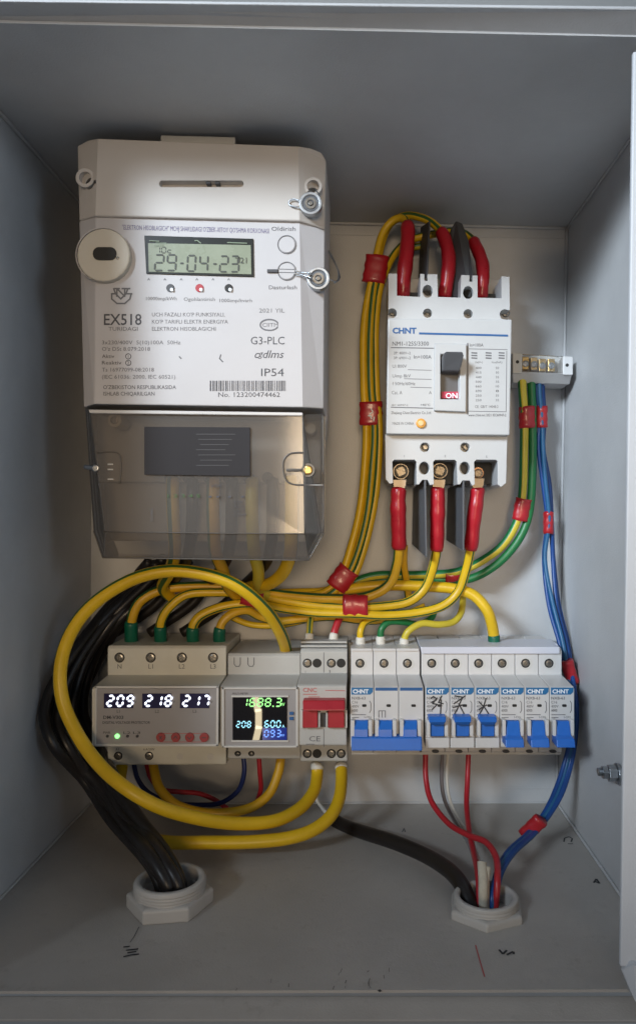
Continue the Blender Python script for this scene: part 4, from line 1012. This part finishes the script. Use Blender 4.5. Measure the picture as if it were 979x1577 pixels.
# earth pair from the small terminal block
gE = 'earth cables from the small terminal block'
cable('earth_cable', [(803,578,30), (804,600,30), (807,640,30), (806,700,30), (804,760,30), (797,800,30), (775,838,30), (745,862,30), (712,878,30), (680,884,28), (630,886,24), (580,886,22), (545,896,22), (515,912,22)],
      3.4, [CL, CG], 'earth cable showing its yellow side below the small terminal block', group=gE, stripes=(80, 130), sw=30, twist=-1.0, sleeves=((0, .4, 1.1, FE, 'ferrule'),))
cable('earth_cable', [(818,580,28), (818,600,28), (819,640,28), (820,700,28), (817,770,28), (807,815,28), (785,850,28), (755,876,28), (720,892,26), (680,893,24), (630,891,20), (585,894,18), (550,906,18), (510,915,18)],
      3.4, [CG, CL], 'earth cable showing its green side below the small terminal block', group=gE, stripes=(-95,), sw=26, sleeves=((0, .5, 1.1, FE, 'ferrule'),))
# small wires into the three-pole breaker and two-pole breaker
gW = 'thin wires with white ferrules above the breakers'
cable('wire', [(555,997,50), (555,985,50), (556,970,50), (564,958,46), (590,951,40), (620,948,36)], 2.7, [CY, ST], 'yellow wire in the left white ferrule above the three-pole breaker', group=gW, stripes=(60,), sw=15, sleeves=((0, 1.3, 1.35, FE, 'ferrule'),))
cable('wire', [(586,997,50), (586,982,50), (588,968,50), (600,958,48), (622,958,44), (645,962,38), (664,952,32), (670,935,28)], 2.6, [CG, CL], 'green wire in the middle white ferrule above the three-pole breaker', group=gW, stripes=(-100,), sw=15, sleeves=((0, 1.2, 1.4, FE, 'ferrule'),))
cable('wire', [(622,997,50), (623,984,50), (630,971,50), (650,960,48), (676,962,44), (698,958,38), (710,942,34), (713,920,28), (712,900,26)], 2.7, [CL, ST], 'lime wire in the right white ferrule above the three-pole breaker', group=gW, stripes=(110,), sw=15, sleeves=((0, 1.0, 1.35, FE, 'ferrule'),))
cable('wire', [(476,996,50), (476,980,50), (477,965,48), (479,950,44), (482,930,36)], 2.5, [CL, ST], 'lime wire in the white ferrule above the left of the red-handled breaker', group=gW, stripes=(0,), sw=24, sleeves=((0, 1.3, 1.3, FE, 'ferrule'),))
cable('wire', [(513,996,50), (514,980,50), (517,966,48), (523,950,44), (530,930,36)], 2.9, [M['cable_red'], ST], 'short red wire in the white ferrule above the right of the red-handled breaker', group=gW, sleeves=((0, 1.3, 1.2, FE, 'ferrule'),))
# the two great yellow loops
cable('loop_cable', [(441,1003,56), (438,990,68), (428,968,84), (410,940,96), (382,914,104), (345,893,108), (300,881,110), (255,880,111), (205,892,112), (160,917,113), (125,950,114), (102,990,114), (93,1035,115), (98,1085,118), (120,1135,123), (155,1180,130), (200,1218,138), (250,1246,134), (310,1262,122), (370,1268,108), (425,1264,98), (462,1246,84), (482,1220,68), (488,1195,54), (489,1178,50)],
      4.6, [CY, ST], 'thickest yellow cable making a big loop round the left device', stripes=(56,), sw=12, twist=1.2, seg=24, sleeves=((23.3, 24, 1.1, FE, 'ferrule'),), wob=.25)
cable('loop_cable', [(525,1178,50), (526,1200,60), (522,1230,76), (508,1258,90), (480,1280,100), (440,1292,106), (385,1297,110), (320,1298,112), (262,1298,112), (225,1290,106), (200,1268,96), (186,1240,80), (184,1210,62), (188,1180,50)],
      4.6, [CY, ST], 'lowest yellow cable loop resting near the cabinet floor', stripes=(180,), sw=14, seg=20, sleeves=((0, .5, 1.1, FE, 'ferrule'),))
cable('loop_cable', [(432,1168,50), (429,1190,54), (415,1222,60), (388,1243,66), (350,1252,70), (310,1252,72), (272,1240,70), (247,1216,64), (238,1190,56), (236,1176,50)],
      3.6, [CA, ST], 'small yellow cable loop under the power meter', stripes=(100,), sw=16)
cable('wire', [(375,1165,50), (376,1190,52), (366,1218,50), (340,1237,46), (305,1240,42), (262,1236,40), (230,1222,40), (212,1200,40), (206,1176,40)], 1.9, [M['cable_darkblue']], 'dark blue wire sagging under the power meter', cat='wire')
cable('wire', [(398,1165,50), (400,1190,50), (402,1215,46), (395,1236,40)], 1.9, [M['cable_red']], 'short red wire under the power meter', cat='wire')
cable('wire', [(226,1176,44), (232,1198,48), (248,1216,48), (275,1220,44), (305,1222,40), (330,1232,36), (350,1246,34)], 1.9, [M['cable_red']], 'red wire curving under the left device', cat='wire')
# meter tails under the smoky cover
gM = 'cables leaving the meter terminals'
for (x, c_, x2, lb, s_) in ((266, CY, 250, 'yellow cable at far left under the smoky meter cover', 0), (328, CA, 352, 'amber cable left of middle under the smoky meter cover', 1), (388, CL, 400, 'lime cable right of middle under the smoky meter cover', 2)):
    cable('meter_cable', [(x, 738, 126), (x, 770, 130), (x+1, 810, 128), (x+3, 850, 112), ((x+x2)/2+4, 880, 84), (x2, 905, 58), (x2+20, 925, 40)], 4.4, [c_, ST], lb, group=gM, stripes=(20+s_*30,), sw=18)
cable('meter_cable', [(448,735,126), (449,770,130), (449,820,128), (446,856,112), (434,884,90), (414,899,70), (390,903,54), (360,915,40)], 4.6, [CY, ST], 'yellow cable at far right under the smoky meter cover', group=gM, stripes=(-80,), sw=14)
for (x, x2, lb) in ((296, 236, 'black cable between first and second yellow ones under the meter cover'), (357, 290, 'black cable between second and third yellow ones under the meter cover'), (420, 340, 'black cable beside the far right yellow one under the meter cover')):
    cable('meter_cable', [(x, 738, 122), (x, 780, 124), (x-2, 830, 112), (x-12, 868, 76), ((x*.4+x2*.6), 905, 34), (x2, 935, 28), (x2-60, 975, 28)], 4.2, [M['cable_black']], lb, group=gM)
# supply cables: sheathed black bundle from the gland up the left side
gS = 'black supply cables running down to the left gland'
lab = ['outermost black supply cable against the left wall', 'second black supply cable in from the left wall', 'third black supply cable in from the left wall', 'middle black supply cable of the left bundle', 'black supply cable just behind the middle of the bundle', 'black supply cable just inside the big yellow loop', 'black supply cable lying deepest in the left bundle']
for k in range(7):
    hh = (104, 96, 86, 74, 62, 50, 36)[k]; e = (k-3)*.7
    x1 = VX+(-222.5+[0, 6, 0, 7, 1, 5, 0][k])*F_PX/(DIST-hh)
    q = (0, 3, -2, 2, -3, 1, -1)[k]
    pts = [(262+e*15, 862+q, 44), (222+e*12, 905+q*2, 38+k), (170+e*9+q, 955+q*2, 44+hh*.15), (VX+(-209.+q*.6)*F_PX/(DIST-hh), 1020+q*3, hh*.85), (x1, 1090+q*3, hh), (x1+12+k*2, 1150, hh+10-k), (132+k*8, 1205+q, 98+k*1.5), (172+k*7.5+q, 1262-q, 120+k*2), (219+k*6, 1318+q, 152+(k % 3)*4), (245+k*5.4, 1358, 164+(k % 3)*4), (255+k*4.6, 1395, 166+(k % 2)*5), (258+k*4.4, 1440, 168)]
    cable('supply_cable', pts, (4.1, 3.8, 4.2, 3.7, 4.0, 3.8, 4.2)[k], [M['cable_black']], lab[k], group=gS, wob=.6+.25*(k % 3))
# outgoing wires to the right gland
cable('sheathed_cable', [(512,1262,40), (530,1272,52), (565,1284,74), (610,1299,96), (655,1318,118), (690,1340,142), (712,1365,160), (722,1395,170), (726,1430,172)], 5.2, [M['cable_black']], 'black sheathed cable crossing the floor to the right gland', wob=.5)
cable('wire', [(486,1180,36), (486,1225,38), (496,1245,38), (508,1258,40), (516,1264,42)], 1.5, [M['ferrule']], 'thin white wire running into the black sheathed cable', cat='wire')
cable('wire', [(655,1158,52), (656,1200,58), (664,1235,70), (690,1268,90), (722,1287,112), (748,1298,132), (764,1322,152), (766,1355,168), (762,1400,172)], 2.1, [M['cable_red']], 'red wire from the first slim breaker sweeping to the right gland', cat='wire', group='red wires under the slim breakers')
cable('wire', [(721,1158,52), (720,1200,58), (718,1240,72), (722,1278,100), (730,1315,130), (736,1352,162), (738,1400,172)], 2.0, [M['cable_red']], 'red wire from the second slim breaker dropping straight to the right gland', cat='wire', group='red wires under the slim breakers')
cable('wire', [(681,1158,40), (680,1200,40), (684,1232,46), (698,1262,60), (720,1296,100), (734,1340,150), (740,1400,172)], 1.5, [M['cable_grey']], 'thin grey wire between the two red wires, left one', cat='wire')
cable('wire', [(690,1158,38), (688,1200,38), (692,1232,44), (706,1262,60), (728,1300,104), (742,1345,156), (744,1400,172)], 1.3, [M['ferrule']], 'thin whitish wire between the two red wires, right one', cat='wire')
cable('cord_end', [(742,1328,162), (743,1350,168), (744,1375,172), (745,1410,174)], 3.0, [M['rope']], 'frayed pale cord end standing in the right gland', cat='cord')
cable('cord_end', [(751,1336,164), (749,1358,168), (748,1385,172), (748,1410,174)], 2.0, [M['rope']], 'thinner pale cord end beside the frayed one in the right gland', cat='cord')
gU = 'blue neutral wires running down the right side'
bl = ['front blue wire of the right-hand run', 'blue wire on the wall side of the right-hand run', 'teal-tinted blue wire of the right-hand run', 'rearmost blue wire of the right-hand run']
for k, (dx, hh, m_, w) in enumerate(((-4, 26, 'cable_blue', 0), (4, 24, 'cable_blue', 4), (0, 28, 'cable_teal', -3), (6, 18, 'cable_blue', 3))):
    pts = [(830+dx*.9, 582, hh), (831+dx*.9, 610, hh), (834+dx*.7, 642, hh), (833+dx*1.1-w, 690, hh), (840+dx, 745, hh), (845+dx*.7, 803, hh), (842+dx*1.2+w, 860, hh), (851+dx*1.5, 930, hh+8), (866+dx*1.3, 990, hh+18), (875+dx, 1040, 52+k*2), (884+dx*.6, 1085, 62+k*2), (881+dx*.8, 1135, 66), (872+dx*1.1, 1180, 70), (858+dx*1.2, 1222, 80), (838+dx, 1258, 92), (815+dx, 1286, 108), (786+dx, 1312, 134), (768+dx*.8, 1342, 156), (760+dx*.6, 1380, 170), (758, 1410, 172)]
    cable('wire', pts, 1.75, [M[m_]], bl[k], cat='wire', group=gU)
# tapes
tape(578, 415, 32, -.16, 1, 42, 35, 9, 'upper red tape round the cable bundle left of the large breaker')
tape(571, 637, 33, 0, 1, 36, 35, 8.5, 'red tape with scuffed white mark halfway down the bundle left of the large breaker')
o = strokes('scuff_mark', [[(571,629),(574,634),(569,638),(572,645)], [(567,640),(572,641)], [(576,642),(575,648)]], 38.3, 1.6, M['print_white'], bpy.data.objects[[x.name for x in COL.objects if x.name.startswith('tape_band')][-1]])
tape(527, 891, 40, -.75, 1, 36, 34, 9.5, 'slanting red tape at the bottom of the bundle left of the large breaker')
tape(547, 934, 53, 1, .03, 38, 36, 11, 'red tape round the horizontal cables beneath the left end of the breaker')
tape(389, 920, 54, 1, .30, 32, 30, 12, 'red tape round the horizontal cables just below the meter')
tape(811, 643, 29, .01, 1, 33, 24, 10, 'red tape round the earth pair beside the large breaker')
tape(803, 785, 29, -.2, 1, 34, 24, 10, 'red tape round the earth pair where it starts to bend')
tape(699, 886, 27, -1, .12, 28, 20, 10, 'red tape round the earth pair low under the breaker')
tape(834, 642, 25, 0, 1, 33, 17, 9, 'upper red tape on the blue wires below the small terminal block')
tape(844, 805, 25, 0, 1, 34, 15, 9, 'middle red tape on the blue wires by the right wall')
tape(877, 1035, 55, .28, 1, 36, 19, 10, 'red tape on the blue wires beside the last slim breaker')
tape(820, 1275, 102, -.8, 1, 40, 23, 7.5, 'lowest red tape on the blue wires above the right gland', dh=-.35)
